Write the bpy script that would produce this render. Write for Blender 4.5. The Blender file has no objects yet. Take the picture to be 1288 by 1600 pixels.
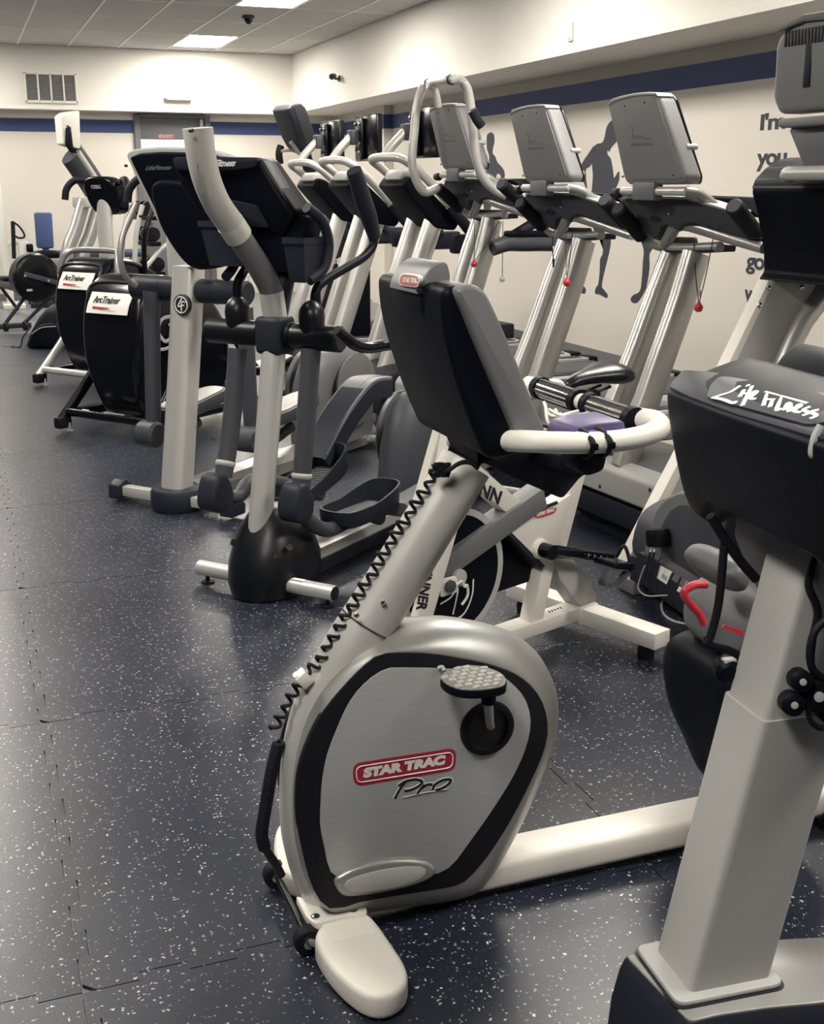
import bpy, bmesh, math, random
from mathutils import Vector, Matrix

# ------------------------------------------------------------------ camera, light, exposure
scene = bpy.context.scene
COL = scene.collection
FPX, PITCH, YAW, EYE = 1832.28, 0.27008, 0.359667, 1.45
CF = Vector((math.sin(YAW)*math.cos(PITCH), math.cos(YAW)*math.cos(PITCH), -math.sin(PITCH)))
CX = Vector((math.cos(YAW), -math.sin(YAW), 0.0))
CU = CX.cross(CF)
cam_data = bpy.data.cameras.new('camera')
cam = bpy.data.objects.new('camera', cam_data)
COL.objects.link(cam)
cam.matrix_world = Matrix(((CX.x, CU.x, -CF.x, 0), (CX.y, CU.y, -CF.y, 0), (CX.z, CU.z, -CF.z, EYE), (0, 0, 0, 1)))
cam_data.sensor_fit = 'HORIZONTAL'
cam_data.sensor_width = 36.0
cam_data.lens = FPX/1288*36.0
cam_data.clip_start, cam_data.clip_end = 0.02, 100
scene.camera = cam
scene.view_settings.view_transform = 'Standard'
scene.view_settings.look = 'None'
scene.view_settings.gamma = 1
scene.view_settings.use_curve_mapping = False
scene.view_settings.exposure = 0.12
world = bpy.data.worlds.new('world')
scene.world = world
world.use_nodes = True
world.node_tree.nodes['Background'].inputs[0].default_value = (0.9, 0.92, 1.0, 1)
world.node_tree.nodes['Background'].inputs[1].default_value = 0.05
LIGHT_STRENGTH = 50.0          # emission of the ceiling diffusers
WARM = (1.0, 0.94, 0.845)

# ------------------------------------------------------------------ materials
def _nodes(name):
    m = bpy.data.materials.new(name)
    m.use_nodes = True
    nt = m.node_tree
    return m, nt, nt.nodes['Principled BSDF']

def mat(name, c, rough=0.5, metal=0.0, grain=0.0, gscale=220.0, bump=0.0, coat=0.0, spec=0.5, stretch=None):
    m, nt, b = _nodes(name)
    b.inputs['Base Color'].default_value = (*c, 1)
    b.inputs['Roughness'].default_value = rough
    b.inputs['Metallic'].default_value = metal
    b.inputs['Specular IOR Level'].default_value = spec
    if coat:
        b.inputs['Coat Weight'].default_value = coat
        b.inputs['Coat Roughness'].default_value = 0.12
    tc = nt.nodes.new('ShaderNodeTexCoord')
    mp = nt.nodes.new('ShaderNodeMapping')
    nt.links.new(tc.outputs['Object'], mp.inputs['Vector'])
    if stretch: mp.inputs['Scale'].default_value = stretch
    n = nt.nodes.new('ShaderNodeTexNoise')
    n.inputs['Scale'].default_value = gscale
    n.inputs['Detail'].default_value = 4
    nt.links.new(mp.outputs['Vector'], n.inputs['Vector'])
    if grain:
        r = nt.nodes.new('ShaderNodeMapRange')
        r.inputs['From Min'].default_value = 0.3; r.inputs['From Max'].default_value = 0.7
        r.inputs['To Min'].default_value = 1-grain; r.inputs['To Max'].default_value = 1+grain
        nt.links.new(n.outputs['Fac'], r.inputs['Value'])
        v = nt.nodes.new('ShaderNodeVectorMath'); v.operation = 'SCALE'
        v.inputs[0].default_value = c
        nt.links.new(r.outputs['Result'], v.inputs['Scale'])
        nt.links.new(v.outputs['Vector'], b.inputs['Base Color'])
    n2 = nt.nodes.new('ShaderNodeTexNoise')          # slow wear in the gloss
    n2.inputs['Scale'].default_value = 9.0
    nt.links.new(tc.outputs['Object'], n2.inputs['Vector'])
    r2 = nt.nodes.new('ShaderNodeMapRange')
    r2.inputs['To Min'].default_value = max(0.03, rough-0.06); r2.inputs['To Max'].default_value = min(1, rough+0.08)
    nt.links.new(n2.outputs['Fac'], r2.inputs['Value'])
    nt.links.new(r2.outputs['Result'], b.inputs['Roughness'])
    if bump:
        bp = nt.nodes.new('ShaderNodeBump')
        bp.inputs['Strength'].default_value = bump
        bp.inputs['Distance'].default_value = 0.002
        nt.links.new(n.outputs['Fac'], bp.inputs['Height'])
        nt.links.new(bp.outputs['Normal'], b.inputs['Normal'])
    return m

def emit(name, c, s):
    m, nt, b = _nodes(name)
    b.inputs['Base Color'].default_value = (*c, 1)
    b.inputs['Emission Color'].default_value = (*c, 1)
    b.inputs['Emission Strength'].default_value = s
    return m

M = {}
M['wall'] = mat('shaded_wall_paint', (0.62, 0.585, 0.53), 0.75, grain=0.02, gscale=60, bump=0.08)  # wall colour darkened to include the shade below the soffit
M['soffit'] = mat('soffit_paint', (0.80, 0.775, 0.725), 0.8, grain=0.02, gscale=40)
M['stripe'] = mat('blue_stripe_paint', (0.035, 0.055, 0.155), 0.65, grain=0.05, gscale=80)
M['decal'] = mat('charcoal_decal', (0.030, 0.032, 0.044), 0.7, grain=0.06)
M['ceil'] = mat('ceiling_tile', (0.52, 0.515, 0.50), 0.9, grain=0.10, gscale=160, bump=0.25)
M['grid'] = mat('ceiling_grid', (0.85, 0.84, 0.80), 0.45)
M['base'] = mat('grey_baseboard', (0.16, 0.16, 0.17), 0.6)
M['silver'] = mat('silver_paint', (0.62, 0.61, 0.585), 0.34, metal=0.4, grain=0.03, gscale=500)
M['silver2'] = mat('brushed_silver', (0.66, 0.65, 0.63), 0.32, metal=0.5)
M['cream'] = mat('cream_paint', (0.70, 0.675, 0.62), 0.42, grain=0.02)
M['white'] = mat('white_frame_paint', (0.80, 0.78, 0.72), 0.4, grain=0.02)
M['chrome'] = mat('chrome', (0.75, 0.75, 0.76), 0.12, metal=1.0)
M['black'] = mat('black_plastic', (0.0040, 0.0050, 0.0095), 0.46, grain=0.15, gscale=700, bump=0.10, spec=0.10)
M['gloss'] = mat('gloss_black', (0.0035, 0.004, 0.007), 0.20, spec=0.4)
M['rubber'] = mat('black_rubber', (0.0055, 0.006, 0.010), 0.6, grain=0.2, bump=0.2, spec=0.28)
M['satin'] = mat('satin_black', (0.005, 0.006, 0.0095), 0.33, spec=0.4)
M['char'] = mat('charcoal_plastic', (0.020, 0.0225, 0.033), 0.45, grain=0.10, gscale=700, bump=0.15, spec=0.18)
M['dark'] = mat('dark_grey_plastic', (0.052, 0.055, 0.066), 0.45, grain=0.08, gscale=700, bump=0.12, spec=0.28)
M['grey'] = mat('mid_grey_plastic', (0.145, 0.147, 0.155), 0.42, grain=0.06, gscale=600, bump=0.1)
M['lgrey'] = mat('light_grey_plastic', (0.40, 0.40, 0.39), 0.42, grain=0.05, gscale=600, bump=0.08)
M['pod'] = mat('pod_grey_plastic', (0.20, 0.20, 0.205), 0.5, grain=0.06, gscale=600, bump=0.1)
M['steel'] = mat('column_steel', (0.46, 0.455, 0.44), 0.30, metal=0.65)
M['panel'] = mat('brushed_panel', (0.47, 0.48, 0.485), 0.34, metal=0.3, grain=0.07, gscale=260, stretch=(0.12, 1, 1))
M['shell'] = mat('pewter_shell', (0.33, 0.33, 0.32), 0.36, metal=0.5, grain=0.05, gscale=600)
M['red'] = mat('red_label', (0.36, 0.018, 0.045), 0.45)
M['redclip'] = mat('red_clip', (0.50, 0.03, 0.05), 0.4)
M['ink'] = mat('label_white', (0.82, 0.80, 0.76), 0.5)
M['inkb'] = mat('label_black', (0.012, 0.012, 0.016), 0.5)
M['emboss'] = mat('grey_print', (0.13, 0.13, 0.14), 0.5)
M['purple'] = mat('purple_plastic', (0.085, 0.065, 0.18), 0.4, grain=0.1)
M['blue'] = mat('blue_vinyl', (0.05, 0.085, 0.22), 0.5, grain=0.06, gscale=40)
M['belt'] = mat('belt_rubber', (0.05, 0.05, 0.055), 0.6, grain=0.15)
M['glow'] = emit('lit_window', (1.0, 0.86, 0.56), 1.0)
M['lampoff'] = mat('unlit_diffuser', (0.55, 0.54, 0.52), 0.5)
M['wallfar'] = mat('charcoal_wall_paint', (0.10, 0.10, 0.11), 0.7)  # unseen left and front walls, coloured dark to cut fill light
M['lamp'] = emit('lamp_diffuser', WARM, LIGHT_STRENGTH)
M['grille'] = mat('vent_louvre', (0.20, 0.20, 0.21), 0.6)
M['door'] = mat('grey_door_paint', (0.115, 0.118, 0.13), 0.55, grain=0.05, gscale=50)

# ------------------------------------------------------------------ mesh helpers
def smooth_open(pts, n=6):
    pts = [Vector(p) for p in pts]
    if len(pts) < 3: return pts
    out = []
    for i in range(len(pts)-1):
        p1, p2 = pts[i], pts[i+1]
        p0 = pts[i-1] if i else p1*2-p2
        p3 = pts[i+2] if i+2 < len(pts) else p2*2-p1
        for k in range(n):
            t = k/n
            out.append(0.5*((2*p1)+(p2-p0)*t+(2*p0-5*p1+4*p2-p3)*t*t+(3*p1-p0-3*p2+p3)*t*t*t))
    out.append(pts[-1].copy())
    return out

def smooth_closed(pts, n=5):
    pts = [Vector(p) for p in pts]; L = len(pts); out = []
    for i in range(L):
        p0, p1, p2, p3 = pts[i-1], pts[i], pts[(i+1) % L], pts[(i+2) % L]
        for k in range(n):
            t = k/n
            out.append(0.5*((2*p1)+(p2-p0)*t+(2*p0-5*p1+4*p2-p3)*t*t+(3*p1-p0-3*p2+p3)*t*t*t))
    return out

def round_poly(pts, r, n=4):
    """closed 2D polygon with its corners rounded by radius r"""
    pts = [Vector(p) for p in pts]; L = len(pts); out = []
    for i in range(L):
        a, b, c = pts[i-1], pts[i], pts[(i+1) % L]
        d1, d2 = (a-b), (c-b)
        rr = min(r, d1.length*0.45, d2.length*0.45)
        s, e = b+d1.normalized()*rr, b+d2.normalized()*rr
        for k in range(n+1):
            t = k/n
            out.append(s*(1-t)**2+b*2*t*(1-t)+e*t*t)
    return out

class MB:
    def __init__(s): s.v, s.f = [], []
    def add(s, v, f):
        o = len(s.v); s.v += [tuple(p) for p in v]; s.f += [tuple(i+o for i in q) for q in f]; return s
    def from_bm(s, bm):
        bm.verts.ensure_lookup_table(); bm.verts.index_update()
        s.add([v.co[:] for v in bm.verts], [[v.index for v in f.verts] for f in bm.faces]); bm.free(); return s
    def rings(s, rings, caps=True, closed=False):
        n = len(rings[0]); v = [p for r in rings for p in r]; f = []
        R = len(rings)
        for i in range(R if closed else R-1):
            j = (i+1) % R
            for k in range(n):
                l = (k+1) % n
                f.append((i*n+k, i*n+l, j*n+l, j*n+k))
        if caps and not closed:
            f.append(tuple(range(n-1, -1, -1))); f.append(tuple(range((R-1)*n, R*n)))
        return s.add(v, f)
    def tube(s, pts, rad, seg=12, sm=5, closed=False, flat=None, caps=True, up=None):
        """sweep; rad a number or a list along pts; flat=(a,b) scales the section along (side, up)"""
        P0 = [Vector(p) for p in pts]
        if isinstance(rad, (int, float)): rads = [rad]*len(P0)
        else: rads = list(rad)
        if sm > 1 and len(P0) > 2:
            P4 = [Vector((p.x, p.y, p.z)) for p in P0]
            P = smooth_closed(P4, sm) if closed else smooth_open(P4, sm)
            rr = []
            L = len(P0)
            for i in range(L if closed else L-1):
                for k in range(sm): rr.append(rads[i]+(rads[(i+1) % L]-rads[i])*k/sm)
            if not closed: rr.append(rads[-1])
        else: P, rr = P0, rads
        N = len(P); T = []
        for i in range(N):
            a = P[(i-1) % N] if (closed or i) else P[i]
            b = P[(i+1) % N] if (closed or i < N-1) else P[i]
            t = b-a
            T.append(t.normalized() if t.length > 1e-9 else Vector((0, 0, 1)))
        u = Vector(up) if up is not None else Vector((0, 0, 1))
        if abs(u.dot(T[0])) > 0.98: u = Vector((1, 0, 0)) if abs(T[0].x) < 0.9 else Vector((0, 1, 0))
        u = (u-T[0]*u.dot(T[0])).normalized(); rings = []
        fa, fb = flat if flat else (1, 1)
        for i in range(N):
            u = u-T[i]*u.dot(T[i])
            u = u.normalized() if u.length > 1e-6 else Vector((1, 0, 0))
            if up is not None:
                q = Vector(up)-T[i]*Vector(up).dot(T[i])
                if q.length > 0.05: u = q.normalized()
            w = T[i].cross(u)
            rings.append([P[i]+(w*math.cos(2*math.pi*k/seg)*fa+u*math.sin(2*math.pi*k/seg)*fb)*rr[i] for k in range(seg)])
        return s.rings(rings, caps=caps, closed=closed)
    def cyl(s, a, b, r, seg=20, r2=None, bev=0.0):
        a, b = Vector(a), Vector(b); d = (b-a)
        if bev:
            n = d.normalized()
            return s.tube([a, a+n*1e-5, a+n*bev, b-n*bev, b-n*1e-5, b], [max(r-bev, 1e-4), max(r-bev, 1e-4), r, r, max(r-bev, 1e-4), max(r-bev, 1e-4)], seg, 1)
        return s.tube([a, b], [r, r if r2 is None else r2], seg, 1)
    def box(s, c, size, bev=0.0, rot=None, segs=2):
        bm = bmesh.new(); bmesh.ops.create_cube(bm, size=1)
        bmesh.ops.scale(bm, vec=Vector(size), verts=bm.verts)
        if bev: bmesh.ops.bevel(bm, geom=bm.edges[:], offset=bev, segments=segs, affect='EDGES', profile=0.5)
        if rot is not None: bmesh.ops.transform(bm, matrix=rot.to_4x4() if len(rot) == 3 else rot, verts=bm.verts)
        bmesh.ops.translate(bm, vec=Vector(c), verts=bm.verts)
        return s.from_bm(bm)
    def prism(s, outline, t0, t1, fn, bev=0.0, segs=2):
        """closed 2D outline (u,v) extruded from t0 to t1; fn(u,v,t) -> point"""
        pts = [(p[0], p[1]) for p in outline]
        bm = bmesh.new()
        lo = [bm.verts.new((u, v, t0)) for u, v in pts]; hi = [bm.verts.new((u, v, t1)) for u, v in pts]
        n = len(pts)
        f0 = bm.faces.new(lo[::-1]); f1 = bm.faces.new(hi)
        for i in range(n): bm.faces.new((lo[i], lo[(i+1) % n], hi[(i+1) % n], hi[i]))
        bmesh.ops.recalc_face_normals(bm, faces=bm.faces[:])
        if bev:
            e = [x for x in bm.edges if (x in f0.edges[:] or x in f1.edges[:])]
            try: bmesh.ops.bevel(bm, geom=e, offset=bev, segments=segs, affect='EDGES', profile=0.5, clamp_overlap=True)
            except Exception: pass
        for v in bm.verts: v.co = Vector(fn(v.co.x, v.co.y, v.co.z))
        return s.from_bm(bm)
    def lathe(s, prof, a, axis, seg=24):
        """profile [(distance along axis, radius)] turned about axis from point a"""
        a, n = Vector(a), Vector(axis).normalized()
        return s._lathe(prof, a, n, seg)
    def ring(s, prof, a, axis, seg=36):
        return s._lathe(prof, Vector(a), Vector(axis).normalized(), seg, True)
    def _lathe(s, prof, a, n, seg, closed=False):
        u = n.orthogonal().normalized(); w = n.cross(u)
        return s.rings(closed=closed, rings=[[a+n*d+(u*math.cos(2*math.pi*k/seg)+w*math.sin(2*math.pi*k/seg))*max(r, 1e-4) for k in range(seg)] for d, r in prof])
    def mesh(s, name, m, smooth=True, angle=40):
        me = bpy.data.meshes.new(name); me.from_pydata(s.v, [], s.f); me.validate()
        bm = bmesh.new(); bm.from_mesh(me)
        bmesh.ops.recalc_face_normals(bm, faces=bm.faces[:])
        bm.to_mesh(me); bm.free()
        if m is not None: me.materials.append(M[m] if isinstance(m, str) else m)
        if smooth:
            me.shade_smooth(); me.set_sharp_from_angle(angle=math.radians(angle))
        return me
    def build(s, name, m, parent=None, smooth=True, angle=40, label=None):
        return link(name, s.mesh(name, m, smooth, angle), parent, label)

def link(name, me, parent=None, label=None):
    o = bpy.data.objects.new(name, me); COL.objects.link(o)
    if parent: o.parent = parent
    if label: o['label'] = label
    return o

def tag(o, label, cat, group=None, kind=None):
    o['label'] = label; o['category'] = cat
    if group: o['group'] = group
    if kind: o['kind'] = kind
    return o

def thing(name, fr, label, cat, group=None):
    o = bpy.data.objects.new(name, None); COL.objects.link(o)
    o.empty_display_size = 0.1
    o.location = fr.o; o.rotation_euler = (0, 0, fr.th)
    return tag(o, label, cat, group)

def copy_tree(o, parent=None):
    c = o.copy(); COL.objects.link(c)
    if parent: c.parent = parent
    for ch in [x for x in o.children]: copy_tree(ch, c)
    return c

class Frame:
    """local frame of one machine: r runs front to rear, w across, z up"""
    def __init__(s, x, y, deg, z=0.0):
        s.o = Vector((x, y, z)); s.th = math.radians(deg)
        s.R = Vector((math.cos(s.th), math.sin(s.th), 0)); s.W = Vector((-math.sin(s.th), math.cos(s.th), 0)); s.Z = Vector((0, 0, 1))
    def _hit(s, x, y, n, c):
        d = CF+CX*((x-644)/FPX)-CU*((y-800)/FPX); o = Vector((0, 0, EYE))-s.o
        p = o+d*((c-o.dot(n))/d.dot(n))
        return Vector((p.dot(s.R), p.dot(s.W), p.z))
    def w(s, x, y, c=0.0): return s._hit(x, y, s.W, c)
    def r(s, x, y, c=0.0): return s._hit(x, y, s.R, c)
    def z(s, x, y, c=0.0): return s._hit(x, y, s.Z, c)
    def W2(s, pts, c=0.0):
        """2D outline (r, z) of photo points lying in the plane w = c"""
        return [(lambda p: (p.x, p.z))(s.w(x, y, c)) for x, y in pts]
    def R2(s, pts, c=0.0): return [(lambda p: (p.y, p.z))(s.r(x, y, c)) for x, y in pts]
    def Z2(s, pts, c=0.0): return [(lambda p: (p.x, p.y))(s.z(x, y, c)) for x, y in pts]

def RZ(u, v, t): return (u, t, v)      # outline in (r, z), thickness along w
def WZ(u, v, t): return (t, u, v)      # outline in (w, z), thickness along r
def RW(u, v, t): return (u, v, t)      # outline in (r, w), thickness along z
def V2(l): return [Vector((p[0], p[1])) for p in l]
def flat3(l): return [Vector((p[0], p[1], 0)) for p in l]
def sm2(l, n=4): return [(p.x, p.y) for p in smooth_closed(flat3(l), n)]
def rp2(l, r, n=4): return [(p.x, p.y) for p in round_poly(flat3(l), r, n)]

def pillow(outline, w0, w1, n=12, p=2.6, c=None):
    """rounded body: a side outline (u, v) swelling from w0 to w1"""
    c = c or (sum(u for u, v in outline)/len(outline), sum(v for u, v in outline)/len(outline)); rg = []
    for k in range(n+1):
        t = -math.cos(math.pi*k/n); s = max(0.02, (1-abs(t)**p))**(1/p)
        rg.append([(c[0]+(u-c[0])*s, w0+(w1-w0)*(t+1)/2, c[1]+(v-c[1])*s) for u, v in outline])
    return MB().rings(rg)

def text_mesh(s, shear=0.0, bold=0.0, extrude=0.02, spacing=1.0):
    cu = bpy.data.curves.new('lettering', 'FONT'); cu.body = s; cu.shear = shear; cu.offset = bold
    cu.extrude = extrude; cu.resolution_u = 3; cu.space_character = spacing
    o = bpy.data.objects.new('lettering', cu); COL.objects.link(o)
    dg = bpy.context.evaluated_depsgraph_get(); dg.update()
    me = bpy.data.meshes.new_from_object(o.evaluated_get(dg))
    vs = [v.co.copy() for v in me.vertices]; fs = [tuple(p.vertices) for p in me.polygons]
    bpy.data.objects.remove(o); bpy.data.curves.remove(cu); bpy.data.meshes.remove(me)
    return vs, fs

def lettering(mb, s, p00, p10, p01, thick=0.0015, **k):
    """letters filling the parallelogram p00 (bottom left), p10 (bottom right), p01 (top left)"""
    vs, fs = text_mesh(s, **k)
    x0, x1 = min(v.x for v in vs), max(v.x for v in vs); y0, y1 = min(v.y for v in vs), max(v.y for v in vs)
    z0, z1 = min(v.z for v in vs), max(v.z for v in vs)
    p00, U, Vv = Vector(p00), Vector(p10)-Vector(p00), Vector(p01)-Vector(p00)
    n = U.cross(Vv).normalized()
    return mb.add([p00+U*((v.x-x0)/(x1-x0))+Vv*((v.y-y0)/(y1-y0))+n*(thick*((v.z-z0)/(z1-z0+1e-9))-thick*0.5) for v in vs], fs)

def stroke(mb, pts, wid, n, thick=0.001, sm=4):
    """flat inked line along pts on a surface with normal n"""
    return mb.tube(pts, wid*0.5, 6, sm, flat=(1, thick/max(wid*0.5, 1e-5)), up=n)
# ------------------------------------------------------------------ the room
XW, XS, XL = 5.10, 4.417, -5.5           # right wall, soffit face, left wall
YB, YS, YF = 16.65, 16.35, -4.5          # back wall, its soffit face, wall behind the camera
ZC, ZS = 3.168, 2.415                    # ceiling, underside of the soffit

def struct(name, mb, m, parent=None, smooth=False):
    o = mb.build(name, m, parent, smooth)
    if parent is None: o['kind'] = 'structure'
    return o

def slab(x0, x1, y0, y1, z0, z1): return MB().box(((x0+x1)/2, (y0+y1)/2, (z0+z1)/2), (x1-x0, y1-y0, z1-z0))

# floor: grey sheet flooring at the far end, speckled interlocking rubber tiles before it
def floor_mat():
    m, nt, b = _nodes('speckled_rubber')
    L = nt.links.new
    g = nt.nodes.new('ShaderNodeNewGeometry')
    vo = nt.nodes.new('ShaderNodeTexVoronoi'); vo.feature = 'F1'; vo.inputs['Scale'].default_value = 118
    wn = nt.nodes.new('ShaderNodeTexNoise'); wn.inputs['Scale'].default_value = 150; wn.inputs['Detail'].default_value = 2
    mx = nt.nodes.new('ShaderNodeMix'); mx.data_type = 'VECTOR'; mx.inputs['Factor'].default_value = 0.014
    L(g.outputs['Position'], wn.inputs['Vector']); L(g.outputs['Position'], mx.inputs[4]); L(wn.outputs['Color'], mx.inputs[5])
    L(mx.outputs[1], vo.inputs['Vector'])
    # only some cells hold a chip, each chip of its own size
    sep = nt.nodes.new('ShaderNodeSeparateColor'); L(vo.outputs['Color'], sep.inputs['Color'])
    sz = nt.nodes.new('ShaderNodeMapRange'); sz.inputs['From Min'].default_value = 0.50; sz.inputs['From Max'].default_value = 1.0
    sz.inputs['To Min'].default_value = 0.0; sz.inputs['To Max'].default_value = 0.37; sz.clamp = True
    L(sep.outputs['Red'], sz.inputs['Value'])
    lt = nt.nodes.new('ShaderNodeMath'); lt.operation = 'LESS_THAN'; L(vo.outputs['Distance'], lt.inputs[0]); L(sz.outputs['Result'], lt.inputs[1])
    pn = nt.nodes.new('ShaderNodeTexNoise'); pn.inputs['Scale'].default_value = 1.3; pn.inputs['Detail'].default_value = 3
    L(g.outputs['Position'], pn.inputs['Vector'])
    cr = nt.nodes.new('ShaderNodeValToRGB')
    cr.color_ramp.elements[0].color = (0.0085, 0.012, 0.0245, 1); cr.color_ramp.elements[0].position = 0.3
    cr.color_ramp.elements[1].color = (0.014, 0.0185, 0.033, 1); cr.color_ramp.elements[1].position = 0.75
    L(pn.outputs['Fac'], cr.inputs['Fac'])
    fl = nt.nodes.new('ShaderNodeMix'); fl.data_type = 'RGBA'; fl.inputs[6].default_value = (0.20, 0.205, 0.22, 1); fl.inputs[7].default_value = (0.66, 0.65, 0.62, 1)
    L(sep.outputs['Green'], fl.inputs['Factor'])
    mc = nt.nodes.new('ShaderNodeMix'); mc.data_type = 'RGBA'
    L(lt.outputs[0], mc.inputs['Factor']); L(cr.outputs['Color'], mc.inputs[6]); L(fl.outputs[2], mc.inputs[7])
    L(mc.outputs[2], b.inputs['Base Color'])
    oi = nt.nodes.new('ShaderNodeObjectInfo')
    rr = nt.nodes.new('ShaderNodeMapRange'); rr.inputs['To Min'].default_value = 0.25; rr.inputs['To Max'].default_value = 0.34
    L(oi.outputs['Random'], rr.inputs['Value'])
    rn = nt.nodes.new('ShaderNodeMath'); rn.operation = 'MULTIPLY_ADD'; rn.inputs[1].default_value = 0.10
    L(pn.outputs['Fac'], rn.inputs[0]); L(rr.outputs['Result'], rn.inputs[2]); L(rn.outputs[0], b.inputs['Roughness'])
    gn = nt.nodes.new('ShaderNodeTexNoise'); gn.inputs['Scale'].default_value = 260; gn.inputs['Detail'].default_value = 3
    L(g.outputs['Position'], gn.inputs['Vector'])
    bp = nt.nodes.new('ShaderNodeBump'); bp.inputs['Strength'].default_value = 0.16; bp.inputs['Distance'].default_value = 0.002
    L(gn.outputs['Fac'], bp.inputs['Height']); L(bp.outputs['Normal'], b.inputs['Normal'])
    b.inputs['Specular IOR Level'].default_value = 0.62
    return m
M['floor'] = floor_mat()
M['floorfar'] = mat('grey_sheet_floor', (0.16, 0.165, 0.18), 0.34, grain=0.05, gscale=30)
YM = 12.755
fb = slab(XL, XW, YF, YM, -0.06, -0.008)
fb.box(((XL+XW)/2, (YM+YB)/2, -0.03), (XW-XL, YB-YM, 0.06))
floor = struct('floor', fb, 'floorfar')
T, NT, A = 1.22, 13, 0.012
def tooth_side():
    p = []; q = T/NT
    for i in range(NT):
        y0 = -T/2+i*q
        s = A if i % 2 else -A
        p += [(y0+0.001, s), (y0+q-0.001, s)]
    return p
def tile_mesh():
    g = 0.0014; s = tooth_side(); o = []
    h = T/2
    cl = lambda t: max(-h+A+g, min(h-A-g, t))
    o += [(cl(t), -h+d+g) for t, d in s]                # bottom
    o += [(h+d-g, cl(t)) for t, d in s]                 # right
    o += [(cl(t), h+d-g) for t, d in reversed(s)]       # top
    o += [(-h+d+g, cl(t)) for t, d in reversed(s)]      # left
    out = []
    for p in o:
        if not out or (abs(p[0]-out[-1][0])+abs(p[1]-out[-1][1])) > 1e-5: out.append(p)
    mb = MB(); n = len(out)
    mb.add([(x, y, -0.008) for x, y in out]+[(x, y, 0) for x, y in out],
           [tuple(range(n, 2*n))]+[(i, (i+1) % n, n+(i+1) % n, n+i) for i in range(n)])
    return mb.mesh('floor_tile', 'floor', smooth=False)
tm = tile_mesh()
random.seed(4)
X0, Y0 = 0.095+T/2, 3.20+T/2
for i in range(-5, 4):
    for j in range(-6, 8):
        cx, cy = X0+i*T, Y0+j*T
        if cx-T/2 < XL-0.4 or cx+T/2 > XW+0.8 or cy+T/2 > YM+0.6: continue
        if cx+T/2 > XW or cx-T/2 < XL or cy+T/2 > YM: continue
        o = link('floor_tile', tm, floor)
        o.location = (cx, cy, 0)
# rows of cut tiles along the walls
e_x1, e_y1 = X0+3*T+T/2, Y0+7*T+T/2
nx = [i for i in range(-5, 4) if X0+i*T-T/2 >= XL and X0+i*T+T/2 <= XW]
ny = [j for j in range(-6, 8) if Y0+j*T+T/2 <= YM]
xa, xb = X0+nx[0]*T-T/2, X0+nx[-1]*T+T/2
ya, yb = Y0+ny[0]*T-T/2, Y0+ny[-1]*T+T/2
for a in ((xb+A+0.001, XW, YF, yb-A), (XL, xa-A-0.001, YF, yb-A), (XL, XW, yb+A+0.001, YM), (xa, xb, YF, ya-A-0.001)):
    if a[1]-a[0] > 0.05 and a[3]-a[2] > 0.05: slab(a[0], a[1], a[2], a[3], -0.008, 0).build('floor_tile', 'floor', floor, False)

# walls
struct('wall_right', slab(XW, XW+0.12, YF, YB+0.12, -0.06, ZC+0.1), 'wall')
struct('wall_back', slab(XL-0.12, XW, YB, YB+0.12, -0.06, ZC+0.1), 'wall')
struct('wall_left', slab(XL-0.12, XL, YF, YB, -0.06, ZC+0.1), 'wallfar')
struct('wall_front', slab(XL-0.12, XW+0.12, YF-0.12, YF, -0.06, ZC+0.1), 'wallfar')
sof = slab(XS, XW, YF, YB, ZS, ZC)
struct('trim_1', sof, 'soffit')                      # soffit along the right wall
struct('trim_2', slab(XL, XS, YS, YB, ZS-0.01, ZC), 'soffit')
struct('trim_3', slab(XS-0.012, XS, YF, YS, ZS, ZS+0.045), 'soffit')
struct('trim_4', slab(XL, XS, YS-0.008, YS, ZS-0.01, ZS+0.012), 'soffit')
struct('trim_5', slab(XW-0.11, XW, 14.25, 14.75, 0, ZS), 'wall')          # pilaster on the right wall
st0, st1 = 2.145, 2.310
struct('trim_6', slab(XW-0.003, XW, YF, 14.25, st0, st1), 'stripe')
struct('trim_7', MB().box((XW-0.1115, 14.5, (st0+st1)/2), (0.003, 0.506, st1-st0)).box((XW-0.055, 14.2485, (st0+st1)/2), (0.11, 0.003, st1-st0)), 'stripe')
struct('trim_8', slab(XW-0.003, XW, 14.75, YB, st0, st1), 'stripe')
struct('trim_9', slab(XL, 2.30, YB-0.003, YB, st0, st1), 'stripe')
struct('trim_10', slab(3.33, XW-0.003, YB-0.003, YB, st0, st1), 'stripe')
struct('baseboard_right', MB().box((XW-0.006, (YF+14.25)/2, 0.045), (0.012, 14.25-YF, 0.09), 0.003), 'base')
struct('baseboard_back', MB().box((XL+(2.3-XL)/2, YB-0.006, 0.045), (2.3-XL, 0.012, 0.09), 0.003), 'base')
struct('baseboard_left', MB().box((XL+0.006, (YF+YB)/2, 0.045), (0.012, YB-YF, 0.09), 0.003), 'base')

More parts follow.
